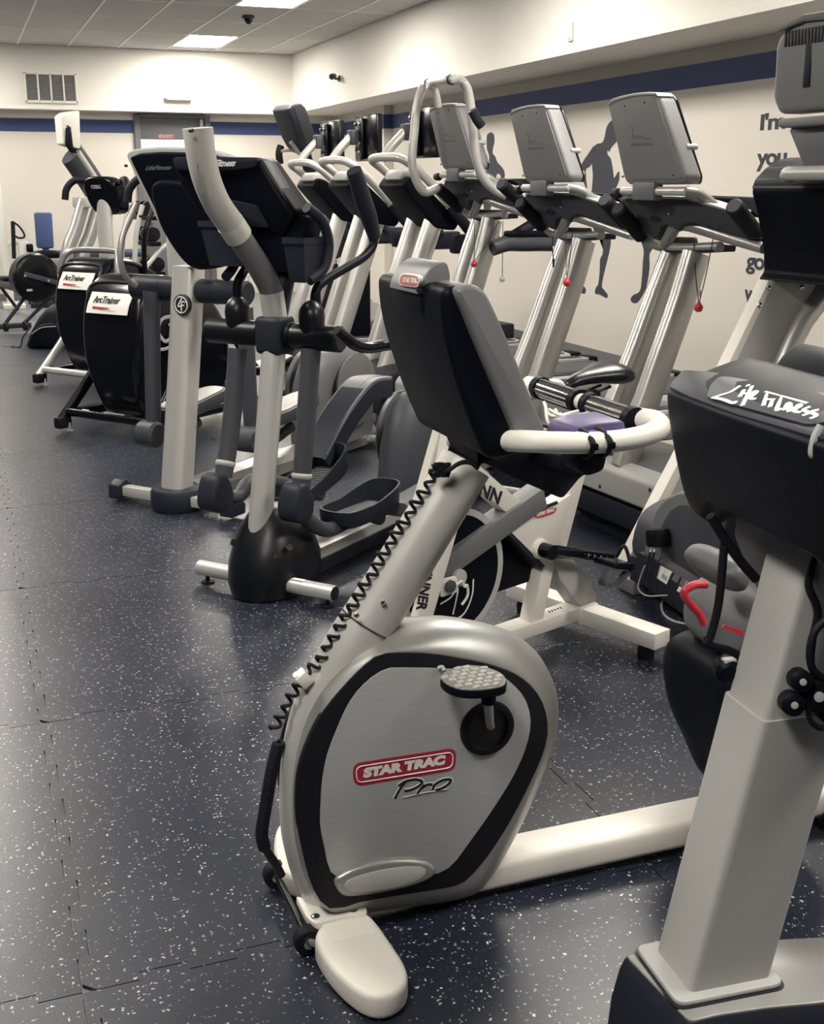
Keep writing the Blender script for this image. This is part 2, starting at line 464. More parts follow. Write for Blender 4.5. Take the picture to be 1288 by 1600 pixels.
# ceiling: lay-in tiles on a T-bar grid
ceiling = struct('ceiling', slab(XL-0.12, XW+0.12, YF-0.12, YB+0.12, ZC+0.03, ZC+0.12), 'ceil')
GX, GY, CW, CL = 0.8937, 12.2227, 0.61, 1.22
ctm = MB().box((0, 0, 0.011), (CW-0.022, CL-0.022, 0.016), 0.003).mesh('ceiling_tile', 'ceil', smooth=False)
lights = {}
cols = range(-10, 6)
rows = range(-14, 4)
def has_light(i, j): return (i-3) % 6 == 0 and (j-2) % 3 == 0
for i in cols:
    for j in rows:
        cx, cy = GX+(i+0.5)*CW, GY+(j+0.5)*CL
        if cx-CW/2 < XL or cx+CW/2 > XS+0.2 or cy-CL/2 < YF or cy+CL/2 > YS+0.8: continue
        if has_light(i, j): lights[(i, j)] = (cx, cy); continue
        if cx+CW/2 > XS or cy+CL/2 > YS:
            sx, sy = min(XS, cx+CW/2-0.011)-(cx-CW/2+0.011), min(YS, cy+CL/2-0.011)-(cy-CL/2+0.011)
            if sx > 0.02 and sy > 0.02:
                MB().box((cx-CW/2+0.011+sx/2, cy-CL/2+0.011+sy/2, ZC+0.011), (sx, sy, 0.016), 0.003).build('ceiling_tile', 'ceil', ceiling, False)
            continue
        o = link('ceiling_tile', ctm, ceiling); o.location = (cx, cy, ZC)
for i in range(-10, 7):
    x = GX+i*CW
    if x < XS: MB().box((x, (YF+YS)/2, ZC+0.003), (0.024, YS-YF, 0.012)).build('grid_bar', 'grid', ceiling, False)
for j in range(-13, 5):
    y = GY+j*CL
    if YF < y < YS: MB().box(((XL+XS)/2, y, ZC+0.004), (XS-XL, 0.022, 0.008)).build('grid_bar', 'grid', ceiling, False)

def ceiling_light(cx, cy, label, group=None, lit=True):
    f = Frame(cx, cy, 0, ZC)
    if label: t = thing('ceiling_light', f, label, 'ceiling light', group)
    else:
        t = bpy.data.objects.new('ceiling_light', None); COL.objects.link(t); t.location = f.o; t.parent = ceiling
    fr = MB()
    for sx, sy, lx, ly in ((0, CL/2-0.018, CW-0.026, 0.02), (0, -CL/2+0.018, CW-0.026, 0.02), (CW/2-0.018, 0, 0.02, CL-0.026), (-CW/2+0.018, 0, 0.02, CL-0.026)):
        fr.box((sx, sy, 0.006), (lx, ly, 0.014))
    fr.build('frame', 'grid', t, False)
    MB().box((0, 0, 0.008), (CW-0.05, CL-0.05, 0.006)).build('diffuser', 'lamp' if lit else 'lampoff', t, False)
for (i, j), (cx, cy) in sorted(lights.items()):
    if (i, j) == (3, 2): ceiling_light(cx, cy, 'lit ceiling panel touching the top of the white back wall')
    elif (i, j) == (3, -1): ceiling_light(cx, cy, 'lit ceiling panel at the top edge beside the black dome camera')
    elif cx > -3.5: ceiling_light(cx, cy, None, None, cy > 0)

# things on the ceiling and the upper walls
d = thing('dome_camera', Frame(3.02, 12.86, 0, ZC), 'black dome security camera on the ceiling beside the lit panel', 'camera')
MB().lathe([(0, 0.062), (-0.02, 0.066), (-0.028, 0.06)], (0, 0, 0), (0, 0, 1)).build('base', 'dark', d)
MB().lathe([(-0.024, 0.05), (-0.05, 0.046), (-0.072, 0.032), (-0.083, 0.012), (-0.085, 0.0)], (0, 0, 0), (0, 0, 1)).build('dome', 'gloss', d)
b = thing('bullet_camera', Frame(XS, 14.2, 0, 2.70), 'small black bullet security camera on the bright upper right wall', 'camera')
MB().cyl((0, 0, 0.0), (-0.015, 0, 0), 0.035).build('base', 'dark', b)
MB().tube([(-0.012, 0, 0), (-0.05, 0, -0.005), (-0.08, -0.02, 0.02)], 0.012).build('arm', 'dark', b)
MB().lathe([(0, 0.03), (0.01, 0.034), (0.13, 0.034), (0.135, 0.028), (0.12, 0.026)], (-0.06, 0.02, 0.025), (-0.5, -0.85, -0.12)).build('barrel', 'dark', b)
v = thing('air_vent', Frame(1.26, YS, 0, 2.665), 'white framed air vent of four dark louvre panels on back wall', 'vent')
vw, vh = 0.62, 0.34
fr = MB()
for z in (-vh/2, vh/2): fr.box((0, -0.012, z), (vw+0.03, 0.024, 0.03), 0.004)
for k in range(5): fr.box((-vw/2+k*vw/4, -0.012, 0), (0.028 if k in (0, 4) else 0.022, 0.024, vh+0.02), 0.004)
fr.build('frame', 'white', v)
for k in range(4):
    lb = MB()
    for q in range(14):
        lb.box((-vw/2+(k+0.5)*vw/4, -0.008, -vh/2+(q+0.5)*vh/14), (vw/4-0.02, 0.014, 0.017), rot=Matrix.Rotation(0.6, 3, 'X'))
    lb.build('louvre', 'grille', v, False)
e = thing('emergency_light', Frame(2.85, YS, 0, 2.585), 'slim white fixture on the white back wall above the door', 'fixture')
MB().prism(rp2([(-0.18, 0.0), (0.17, -0.012), (0.19, -0.03), (-0.14, -0.034)], 0.012), 0, -0.09, lambda u, v, t: (u, t, v), 0.006).build('body', 'white', e)
MB().box((0.0, -0.05, -0.036), (0.28, 0.06, 0.004)).build('lens', 'lgrey', e)
s_ = thing('wall_sensor', Frame(XS, 8.36, 0, 2.565), 'small white plastic sensor box on the upper right wall', 'sensor')
MB().box((-0.012, 0, 0), (0.024, 0.062, 0.13), 0.006).build('case', 'cream', s_)
MB().box((-0.025, 0, -0.045), (0.003, 0.045, 0.02)).build('slot', 'lgrey', s_)

# door in the back wall, with a lit pane below its header
dr = MB()
for x in (2.345, 3.285): dr.box((x, YB-0.03, 1.19), (0.075, 0.06, 2.38), 0.004)
dr.box((2.815, YB-0.03, 2.375), (0.865, 0.06, 0.06), 0.004)
door = struct('door_1', dr, 'door')
MB().box((2.815, YB-0.012, 2.207), (0.86, 0.02, 0.275), 0.003).build('header_panel', M['door'], door)
MB().box((2.815, YB-0.012, 1.99), (0.86, 0.01, 0.155)).build('window_pane', 'glow', door)
MB().box((2.815, YB-0.014, 0.955), (0.86, 0.024, 1.91), 0.003).build('door_leaf', 'grey', door)
MB().box((3.20, YB-0.05, 2.28), (0.045, 0.04, 0.10), 0.004).build('door_closer', 'lgrey', door)
MB().cyl((2.46, YB-0.03, 1.0), (2.46, YB-0.08, 1.0), 0.025).build('door_handle', 'chrome', door)
sg = thing('exit_sign', Frame(2.72, YB-0.022, 0, 2.105), 'small dull red sign on the grey door header', 'sign')
MB().box((0, -0.006, 0), (0.23, 0.012, 0.065), 0.003).build('plate', mat('dull_red_plate', (0.22, 0.10, 0.10), 0.6), sg)
lettering(MB(), 'EXIT', (-0.09, -0.0135, -0.018), (0.09, -0.0135, -0.018), (-0.09, -0.0135, 0.022), 0.002, bold=0.02).build('lettering', mat('pale_red_letters', (0.42, 0.30, 0.29), 0.6), sg)

# lettering and runner silhouettes on the right wall
WALL = Frame(XW, 0, 0)
def onwall(x, y): p = WALL.r(x, y, 0.0); return Vector((-0.0012, p.y, p.z))
def wall_word(s, pl, pr, ztop, zbot, label):
    a, c = onwall(*pl), onwall(*pr)
    t = thing('wall_word', Frame(XW, a.y, 0, zbot), label, 'wall lettering')
    w = -(abs(c.y-a.y))
    lettering(MB(), s, (-0.0012, 0, 0), (-0.0012, w, 0), (-0.0012, 0, ztop-zbot), 0.002, bold=0.028, spacing=0.9).build('lettering', 'decal', t, False)
z_ = lambda x, y: onwall(x, y).z
wall_word("I'm", (1188, 205), (1228, 198), z_(1196, 177), z_(1188, 204), 'dark painted word I\'m on the right wall, uppermost of the wall words')
wall_word('you', (1182, 265), (1229, 258), z_(1185, 240), z_(1182, 268), 'dark painted word you on the right wall, second wall word down')
wall_word('go', (1166, 420), (1195, 418), z_(1166, 401), z_(1166, 428), 'dark painted word go on the right wall, third wall word down')
wall_word('w', (1163, 471), (1183, 470), z_(1163, 452), z_(1163, 471), 'dark painted letter w on the right wall, lowest of the wall words')

def silhouette(polys, label):
    o = onwall(*polys[0][0])
    t = thing('runner_silhouette', Frame(XW, o.y, 0, 0), label, 'wall decal')
    mb = MB()
    for k, pl in enumerate(polys):
        q = [onwall(x, y) for x, y in pl]
        q = smooth_closed([Vector((p.y-o.y, p.z, 0)) for p in q], 3)
        mb.prism([(p.x, p.y) for p in q], -0.0005, -0.0022-0.0002*k, lambda u, v, tt: (tt, u, v))
    mb.build('figure', 'decal', t, False)
s8 = lambda l, ox, oy, k: [(ox+x/k, oy+y/k) for x, y in l]
silhouette([
    s8([(465, 700), (500, 700), (560, 760), (570, 860), (520, 960), (450, 1040), (420, 1100), (400, 1075), (400, 1130), (440, 1190), (465, 1330), (480, 1450), (500, 1560), (480, 1700), (440, 1850), (400, 2000), (260, 2000), (190, 1800), (200, 1600), (215, 1400), (205, 1230), (240, 1020), (330, 985), (360, 920), (385, 800), (420, 735)], 900, 100, 8),
    s8([(240, 1020), (160, 1120), (55, 1300), (90, 1450), (150, 1600), (190, 1690), (215, 1600), (150, 1570), (128, 1400), (130, 1315), (180, 1280), (215, 1200)], 900, 100, 8),
    s8([(430, 1480), (480, 1430), (540, 1340), (545, 1440), (500, 1560), (450, 1680), (420, 1600)], 900, 100, 8),
    s8([(470, 80), (560, 60), (610, 90), (600, 190), (575, 300), (540, 440), (520, 560), (545, 600), (580, 650), (570, 680), (535, 665), (500, 645), (455, 635), (460, 580), (485, 540), (500, 420), (505, 290), (535, 190), (500, -200), (400, -220)], 860, 360, 6.44),
    s8([(700, -240), (850, -150), (980, 20), (1030, 170), (1000, 240), (1000, 380), (970, 560), (935, 640), (880, 725), (830, 725), (812, 690), (840, 650), (905, 610), (925, 480), (935, 320), (940, 180), (860, 40), (600, -200)], 860, 360, 6.44),
], 'charcoal runner silhouette painted on the wall between the middle and right treadmill screens')
silhouette([
    s8([(565, 310), (600, 370), (605, 480), (580, 590), (575, 680), (620, 740), (660, 840), (750, 940), (790, 1040), (775, 1180), (735, 1360), (705, 1330), (720, 1090), (655, 1050), (630, 1150), (610, 1400), (520, 1700), (420, 1700), (400, 1300), (370, 1000), (340, 700), (305, 430), (330, 420), (360, 520), (430, 610), (380, 570), (470, 720), (470, 760), (405, 690), (435, 800), (435, 990), (455, 990), (470, 860), (510, 780), (505, 700), (470, 590), (470, 380), (510, 320)], 720, 180, 11.43),
], 'charcoal runner silhouette painted on the wall beside the silver overhead handrail loop')
silhouette([
    s8([(200, 440), (290, 520), (355, 580), (355, 630), (330, 635), (265, 605), (200, 560), (150, 420)], 860, 360, 6.44),
], 'charcoal painted foot of a runner low on the wall behind the middle treadmill columns')
# ------------------------------------------------------------------ the foreground exercise bike
B = Frame(0.55, 2.02, 0)
bike = thing('recumbent_bike', B, 'silver exercise bike with pewter side cover, red oval logo and black console, in front', 'exercise bike')

def polar(outline, c, n=72):
    """radius of a star-shaped outline about c at n even angles"""
    pts = [Vector((p[0]-c[0], p[1]-c[1])) for p in outline]; out = []
    for k in range(n):
        a = 2*math.pi*k/n; d = Vector((math.cos(a), math.sin(a))); best = 0
        for i in range(len(pts)):
            p, q = pts[i], pts[(i+1) % len(pts)]; e = q-p
            den = d.x*e.y-d.y*e.x
            if abs(den) < 1e-12: continue
            t = (p.x*e.y-p.y*e.x)/den; s = (p.x*d.y-p.y*d.x)/den
            if -1e-6 <= s <= 1+1e-6 and t > best: best = t
        out.append(best)
    return out
def from_polar(r, c): n = len(r); return [(c[0]+math.cos(2*math.pi*k/n)*r[k], c[1]+math.sin(2*math.pi*k/n)*r[k]) for k in range(n)]
def mixr(a, b, t): return [x+(y-x)*t for x, y in zip(a, b)]

# rail and feet
MB().box((0.68, 0, 0.052), (1.32, 0.104, 0.066), 0.016, segs=3).build('base_rail', 'cream', bike)
MB().box((1.27, 0, 0.050), (0.075, 0.50, 0.05), 0.014, segs=3).build('rear_stabilizer', 'cream', bike)
for s in (-1, 1):
    MB().box((1.27, s*0.235, 0.0135), (0.05, 0.05, 0.027), 0.006).build('rubber_foot', 'rubber', bike)
foot = B.Z2([(500, 1484), (518, 1510), (545, 1536), (572, 1553), (600, 1556), (624, 1546), (637, 1527), (632, 1503), (611, 1470), (588, 1438), (570, 1424), (535, 1428), (505, 1440), (492, 1462)], 0.058)
foot = sm2(foot, 4)
MB().prism(foot, 0.004, 0.058, RW, 0.012, 3).build('front_stabilizer', 'cream', bike)
MB().prism([(u, -v) for u, v in foot], 0.004, 0.058, RW, 0.012, 3).build('front_stabilizer', 'cream', bike)
MB().box((0.034, 0, 0.045), (0.10, 0.30, 0.03), 0.008).build('front_crossbar', 'cream', bike)
br = rp2(B.Z2([(478, 1432), (492, 1444), (535, 1433), (574, 1428), (573, 1417), (500, 1408), (462, 1400)], 0.066), 0.008)
brk = MB().prism(br, 0.05, 0.067, RW, 0.004).build('foot_bracket', 'cream', bike)
for x, y in ((493, 1433), (552, 1423)):
    p = B.z(x, y, 0.067); MB().lathe([(-0.002, 0.0095), (0.003, 0.0095), (0.0055, 0.006), (0.006, 0)], p, (0, 0, 1), 14).build('bolt', 'chrome', brk)
wa = B.z(481, 1468, 0.03); wb = B.z(432, 1366, 0.03)
for p, sgn in ((wa, -1), (wb, 1)):
    w = MB().lathe([(-0.013, 0.012), (-0.013, 0.025), (-0.009, 0.029), (0.009, 0.029), (0.013, 0.025), (0.013, 0.012)], (p.x, p.y, 0.031), (0, 1, 0), 28).build('transport_wheel', 'rubber', bike)
    MB().lathe([(-0.019, 0.006), (-0.017, 0.012), (0.017, 0.012), (0.019, 0.006)], (p.x, p.y, 0.031), (0, 1, 0), 18).build('hub', 'chrome', w)
    MB().box((p.x+0.03, p.y+0.02*sgn*0, 0.034), (0.05, 0.018, 0.018), 0.005).build('wheel_bracket', 'cream', bike)
MB().cyl((wa.x, wa.y, 0.031), (wb.x, wb.y, 0.031), 0.0075).build('wheel_axle', 'satin', bike)

# boom: one long tube from the front foot up to the console
boom_px = [(522, 1412), (500, 1360), (487, 1300), (484, 1235), (490, 1165), (509, 1094), (549, 1014), (601, 932), (659, 838), (702, 768), (728, 724)]
boom = [B.w(x, y, 0) for x, y in boom_px]
MB().tube(boom, [0.046, 0.056, 0.06, 0.06, 0.0595, 0.0585, 0.056, 0.054, 0.053, 0.052, 0.052], 24, 5).build('boom', 'silver', bike)
pj = B.w(573, 974, 0); dj = (B.w(601, 932, 0)-B.w(549, 1014, 0)).normalized()
MB().tube([pj-dj*0.0012, pj+dj*0.0012], 0.0575, 28, 1).build('boom_joint', 'dark', bike)
for x, y in ((597, 940), (556, 960)):
    p = B.w(x, y, -0.05); MB().lathe([(0, 0.005), (0.004, 0.005), (0.006, 0.002)], (p.x, p.y-0.004, p.z), (0, -1, 0), 10).build('bolt', 'chrome', bike)

# side covers
out_px = [(598, 976), (640, 966), (700, 963), (760, 974), (800, 988), (838, 1017), (859, 1055), (867, 1100), (860, 1150), (842, 1200), (818, 1260), (792, 1312), (766, 1360), (744, 1386), (700, 1400), (640, 1408), (580, 1416), (530, 1420), (500, 1408), (478, 1380), (462, 1340), (452, 1290), (450, 1230), (455, 1170), (470, 1110), (498, 1055), (540, 1010)]
blk_px = [(598, 1021), (647, 1019), (705, 1025), (771, 1039), (817, 1060), (846, 1093), (856, 1134), (850, 1171), (833, 1212), (804, 1270), (771, 1324), (742, 1361), (722, 1379), (689, 1388), (565, 1408), (524, 1421), (499, 1406), (482, 1369), (468, 1311), (462, 1270), (464, 1212), (478, 1163), (503, 1113), (536, 1072), (573, 1035)]
pan_px = [(602, 1045), (631, 1043), (689, 1044), (771, 1051), (800, 1068), (821, 1093), (829, 1126), (823, 1163), (804, 1208), (771, 1262), (730, 1320), (705, 1352), (681, 1365), (640, 1372), (560, 1374), (519, 1366), (507, 1324), (500, 1287), (501, 1254), (503, 1221), (511, 1179), (528, 1134), (548, 1093), (573, 1064)]
oc = B.w(655, 1200, 0); oc = (oc.x, oc.z)
fc = B.w(655, 1200, -0.086); fc = (fc.x, fc.z)
RO = polar(sm2(B.W2(out_px, 0), 3), oc); RBK = polar(sm2(B.W2(blk_px, -0.086), 3), fc); RP = polar(sm2(B.W2(pan_px, -0.09), 3), fc)
ring = []
prof = [(-1.0, 1.0), (-0.98, 0.92), (-0.9, 0.72), (-0.76, 0.48), (-0.58, 0.26), (-0.35, 0.09), (0, 0.0), (0.35, 0.09), (0.58, 0.26), (0.76, 0.48), (0.9, 0.72), (0.98, 0.92), (1.0, 1.0)]
HW = 0.086
FAR = 0.05
for wn, t in prof:
    c = (oc[0]+(fc[0]-oc[0])*t, oc[1]+(fc[1]-oc[1])*t)
    ring.append([(u, wn*(HW if wn < 0 else FAR), v) for u, v in from_polar(mixr(RO, RBK, t), c)])
MB().rings(ring).build('side_cover', 'shell', bike, angle=50)
for s in (-1, 1):
    H_ = HW if s < 0 else FAR
    MB().prism(from_polar([r*1.0 for r in RBK], fc), s*(H_-0.012), s*(H_+0.004), RZ, 0.003).build('trim_ring', 'rubber', bike)
    pnl = MB().prism(from_polar(RP, fc), s*(H_+0.003), s*(H_+0.0065), RZ, 0.0012).build('side_panel', 'panel', bike)
    if s > 0: pnl['label'] = 'brushed grey side panel, far side'
FW = -(HW+0.0065)
def bf(x, y, off=0.0): return B.w(x, y, FW-off)
# oval badge at the foot of the panel
ov = [(521, 1375), (535, 1363), (560, 1352), (600, 1343), (640, 1341), (668, 1346), (679, 1357), (670, 1370), (640, 1382), (600, 1391), (560, 1397), (533, 1396)]
ov2 = [(537, 1382), (548, 1371), (575, 1362), (610, 1355), (640, 1352), (660, 1354), (664, 1362), (652, 1374), (620, 1384), (580, 1391), (550, 1393)]
o1, o2 = sm2(B.W2(ov, FW), 3), sm2(B.W2(ov2, FW-0.006), 3)
bd = MB().prism(o1, FW+0.004, FW-0.010, RZ, 0.007, 3).build('badge_rim', 'shell', bike)
MB().prism(o2, FW-0.004, FW-0.0115, RZ, 0.001).build('badge_plate', 'lgrey', bd)
# logo: red oval, white keyline, white letters, script below
lp = [(552, 1210), (556, 1196), (568, 1190), (690, 1171), (704, 1172), (711, 1182), (708, 1196), (697, 1203), (574, 1226), (560, 1224)]
lg = MB().prism(rp2(B.W2([(551, 1193), (713, 1168), (712, 1203), (553, 1229)], FW), 0.019, 6), FW+0.001, FW-0.0008, RZ).build('logo_plate', 'red', bike, label='dark red rounded logo plate')
ms = MB()
ms.tube([(u, FW-0.0012, v) for u, v in rp2(B.W2([(556, 1198), (708, 1174.5), (707, 1198.5), (558, 1223)], FW), 0.013, 6)], 0.0013, 6, 1, closed=True)
for k in range(3):
    x, y = 662+k*5.5, 1206.5-k*1.0
    ms.add([bf(x, y-1.5, 0.0013), bf(x, y+1.5, 0.0013), bf(x+3.6, y-0.4, 0.0013)], [(0, 1, 2)])
ms.build('logo_outline', 'ink', lg, False)
lettering(MB(), 'STAR TRAC', bf(568, 1216, 0.0012), bf(698, 1194, 0.0012), bf(566, 1201, 0.0012), 0.001, bold=0.075, shear=0.18).build('logo_text', 'ink', lg, False)
pro = [[(617, 1248), (626, 1232), (634, 1222)], [(623, 1228), (634, 1221), (650, 1218), (660, 1222), (652, 1230), (640, 1235), (632, 1236)],
       [(652, 1240), (660, 1230), (664, 1226)], [(659, 1232), (668, 1226), (676, 1226)], [(676, 1234), (680, 1226), (692, 1219), (704, 1218), (702, 1224), (692, 1231), (681, 1235)]]
wh, bl = MB(), MB()
for l in pro:
    stroke(wh, [bf(x, y, 0.0006) for x, y in l], 0.0100, (0, -1, 0), 0.0006); stroke(bl, [bf(x, y, 0.0014) for x, y in l], 0.0060, (0, -1, 0), 0.0006)
stroke(wh, [bf(x, y, 0.0006) for x, y in ((630, 1247), (660, 1240), (700, 1234))], 0.0042, (0, -1, 0), 0.0006)
stroke(bl, [bf(x, y, 0.0014) for x, y in ((630, 1247), (660, 1240), (700, 1234))], 0.0016, (0, -1, 0), 0.0006)
sc = wh.build('script_outline', 'ink', bike, False); bl.build('script', 'inkb', sc, False)
# scuffs on the panel
sk = MB()
for (x, y, dx, dy) in ((696, 1158, 4, 1), (760, 1191, 7, -1), (815, 1133, 5, 2), (820, 1120, 6, -1), (780, 1228, 6, 4)):
    stroke(sk, [bf(x, y, 0.0004), bf(x+dx, y+dy, 0.0004)], 0.0016, (0, -1, 0), 0.0003)
sk.build('scuff', 'lgrey', bike, False)
# crank: raised collar, dark recess, arm, pedal
cc = bf(761, 1137)
for s in (-1, 1):
    y0 = s*((HW if s < 0 else FAR)+0.004)
    MB().lathe([(0, 0.058), (0.010, 0.056), (0.013, 0.050), (0.012, 0.043), (-0.002, 0.040)], (cc.x, y0, cc.z), (0, s, 0), 36).build('crank_collar', 'rubber', bike)
    MB().lathe([(0.003, 0.042), (0.0045, 0.0415), (0.005, 0.0)], (cc.x, y0, cc.z), (0, s, 0), 32).build('crank_disc', 'inkb', bike)
ax = cc+Vector((0.006, 0, 0.012))
tip = B.w(760, 1086, -0.13)
arm = MB()
arm.tube([(ax.x, FW-0.004, ax.z-0.008), (ax.x-0.010, FW-0.020, ax.z+0.012), (tip.x+0.004, FW-0.036, tip.z)], [0.0085, 0.009, 0.010], 10, 3)
arm.build('crank_arm', 'lgrey', bike)
sp = Vector((tip.x+0.006, FW-0.036, tip.z-0.004))
MB().tube([sp+Vector((0, 0, -0.014)), sp+Vector((0, 0, 0.03))], 0.0145, 14, 1).build('crank_boss', 'black', bike)
# pedal
pz = 0.452
pp = [(688, 1060), (694, 1050), (706, 1045), (722, 1040), (745, 1040), (765, 1044), (784, 1052), (792, 1062), (788, 1072), (766, 1077), (740, 1079), (716, 1077), (698, 1070)]
P0 = B.w(740, 1060, -0.155); pz = P0.z
po = sm2(B.Z2(pp, pz), 3)
ped = MB().prism(po, pz-0.018, pz, RW, 0.004).build('pedal', 'black', bike, label='black pedal with a worn pale tread')
tr = MB()
us = [p[0] for p in po]; vs = [p[1] for p in po]
def inside(u, v):
    c = False; j = len(po)-1
    for i in range(len(po)):
        if (po[i][1] > v) != (po[j][1] > v) and u < (po[j][0]-po[i][0])*(v-po[i][1])/(po[j][1]-po[i][1])+po[i][0]: c = not c
        j = i
    return c
st = 0.0195; row = 0
v = min(vs)
while v < max(vs):
    u = min(us)+(row % 2)*st*0.5
    while u < max(us):
        if all(inside(u+a, v+b) for a, b in ((-0.006, -0.006), (0.006, -0.006), (-0.006, 0.006), (0.006, 0.006))):
            tr.box((u, v, pz+0.001), (0.0155, 0.0105, 0.006), 0.0015, rot=Matrix.Rotation(0.35 if row % 2 else -0.2, 3, 'Z'), segs=1)
        u += st
    v += st*0.78; row += 1
tro = tr.build('tread', mat('worn_pedal_tread', (0.42, 0.41, 0.38), 0.55, grain=0.25, gscale=150), ped, False); tro['kind'] = 'stuff'
MB().prism([(u*0.97+0.03*sum(us)/len(us), v_*0.97+0.03*sum(vs)/len(vs)) for u, v_ in po], pz-0.003, pz+0.0008, RW).build('tread_bed', mat('pedal_tread_bed', (0.20, 0.195, 0.185), 0.6, grain=0.2, gscale=200), ped, False)
MB().cyl((sp.x, FW-0.036, pz-0.012), (sp.x, P0.y-0.045, pz-0.012), 0.008).build('spindle', 'chrome', ped)
MB().tube([(min(us)+0.022, max(vs)-0.012, pz), (min(us)+0.02, max(vs)-0.006, pz+0.006), (min(us)+0.012, max(vs)-0.004, pz+0.004)], 0.004, 8, 3).build('strap_lug', 'lgrey', ped)

# console: wedge panel, bulging back shell, central spine with the small logo
con = []
strip = B.W2([(714, 458), (724, 448), (740, 445), (757, 454), (770, 476), (790, 520), (815, 580), (840, 642), (852, 670), (840, 690), (815, 694), (790, 640), (745, 535), (727, 490)], -0.19)
MB().prism(sm2(strip, 3), -0.19, 0.19, RZ, 0.010, 3).build('console_panel', 'grey', bike)
shell = B.W2([(690, 470), (694, 452), (706, 447), (722, 452), (745, 500), (800, 620), (835, 690), (800, 712), (765, 716), (748, 690), (720, 615), (697, 530)], -0.165)
MB().prism(sm2(shell, 3), -0.172, 0.172, RZ, 0.03, 5).build('console_back', 'black', bike)
spf = [B.w(x, y, 0.06) for x, y in ((617, 452), (621, 483), (640, 530), (662, 575), (682, 632), (707, 697))]
spb = [B.w(x, y, -0.06) for x, y in ((744, 724), (770, 700), (740, 600), (705, 500), (697, 443), (694, 420))]
spt = [B.w(660, 406, 0.03), B.w(640, 413, 0.04), B.w(622, 430, 0.06)]
spine = [(p.x, p.z) for p in spf+spb+spt]
MB().prism(sm2(spine, 3), -0.074, 0.074, RZ, 0.018, 4).build('console_spine', 'black', bike)
# pale crown of the spine
cr = [(p.x, p.z) for p in (B.w(613, 450, 0.06), B.w(619, 430, 0.06), B.w(638, 411, 0.04), B.w(660, 404, 0.03), B.w(696, 416, -0.06), B.w(698, 440, -0.06), B.w(680, 447, -0.06), B.w(650, 452, -0.02))]
MB().prism(sm2(cr, 3), -0.0755, 0.0755, RZ, 0.018, 4).build('spine_cap', 'grey', bike)
# logo on the crown, facing forward
n0 = (spf[1]-spf[0]); fn = Vector((-0.98, 0, 0.2)).normalized()
cap_r = min(p[0] for p in cr)
def capf(x, y): return B.r(x, y, cap_r-0.001)
q = [capf(x, y) for x, y in ((624, 441), (626, 430), (632, 427), (653, 430), (657, 436), (654, 447), (648, 449), (628, 446))]
lb2 = MB().prism(sm2([(p.y, p.z) for p in q], 3), cap_r+0.004, cap_r-0.002, WZ, 0.0005).build('console_logo', 'ink', bike, label='small white and red logo plate on the crown')
q2 = [capf(x, y) for x, y in ((626, 440), (628, 432), (633, 429), (652, 432), (655, 437), (652, 445), (647, 447), (629, 444))]
MB().prism(sm2([(p.y, p.z) for p in q2], 3), cap_r-0.0015, cap_r-0.0026, WZ).build('logo_field', mat('pale_red_field', (0.55, 0.16, 0.17), 0.5), lb2, False)
lettering(MB(), 'STAR TRAC', B.r(629, 441.5, cap_r-0.003), B.r(653, 443, cap_r-0.003), B.r(630, 433, cap_r-0.003), 0.0006, bold=0.04, shear=0.15).build('logo_text', 'ink', lb2, False)
p = B.w(657, 452, -0.076); MB().cyl((p.x, -0.0735, p.z), (p.x, -0.0765, p.z), 0.0075).build('port', 'inkb', bike)
p = B.w(686, 477, -0.1); MB().tube([(p.x+0.03, -0.10, p.z), (p.x-0.002, -0.10, p.z+0.002)], 0.0085, 12, 1).build('knob', 'lgrey', bike)
for k in range(14):      # vent slits low on the spine
    x, y = 668+k*2.6, 570+k*5.0
    a, c = B.w(x, y, 0.045), B.w(x+9, y+3.5, -0.005)
    MB().tube([(a.x-0.006, 0.045, a.z), (c.x-0.008, 0.0, c.z+0.002)], 0.0016, 6, 1).build('vent_slit', 'inkb', bike)
# neck below the console and its shroud
nk = B.W2([(742, 716), (800, 690), (860, 700), (921, 722), (915, 738), (903, 745), (876, 778), (800, 745)], -0.06)
MB().prism(rp2(nk, 0.01), -0.07, 0.07, RZ, 0.012, 3).build('neck_shroud', 'char', bike)
MB().prism(rp2(B.W2([(840, 705), (925, 716), (930, 728), (900, 742), (835, 722)], -0.085), 0.008), -0.085, 0.085, RZ, 0.01).build('shelf_bracket', 'char', bike)
# handlebar: near tube, far tube and the crossbar with the grip sensors
zc = 1.036
hb = [(0.335, -0.10, 1.0), (0.33, -0.16, 1.014), (0.345, -0.215, 1.023), (0.39, -0.238, 1.022), (0.47, -0.243, 1.017), (0.545, -0.243, 1.02), (0.595, -0.235, 1.03), (0.612, -0.20, 1.037), (0.597, -0.165, 1.038)]
hb2 = [(x, -y, z) for x, y, z in hb]
MB().tube(hb, 0.0195, 18, 5).build('handlebar', 'white', bike)
MB().tube(hb2, 0.0195, 18, 5).build('handlebar', 'white', bike)
MB().cyl((0.585, -0.17, zc), (0.585, 0.275, zc), 0.017).build('crossbar', 'white', bike)
for y0, y1 in ((0.055, 0.205), (-0.16, -0.012)):
    g = MB().cyl((0.585, y0, zc), (0.585, y1, zc), 0.0215, 28).build('grip_sensor', 'chrome', bike)
    for a in range(5):
        an = a*math.pi*2/5+0.7
        MB().box((0.585+math.cos(an)*0.0205, (y0+y1)/2, zc+math.sin(an)*0.0205), (0.006, y1-y0-0.006, 0.006), 0.001, rot=None).build('insulator', 'inkb', g)
for y in (0.215, 0.047, -0.004, -0.165):
    MB().lathe([(-0.011, 0.020), (-0.010, 0.0245), (0.010, 0.0245), (0.011, 0.020)], (0.585, y, zc), (0, 1, 0), 24).build('grip_collar', 'black', bike)
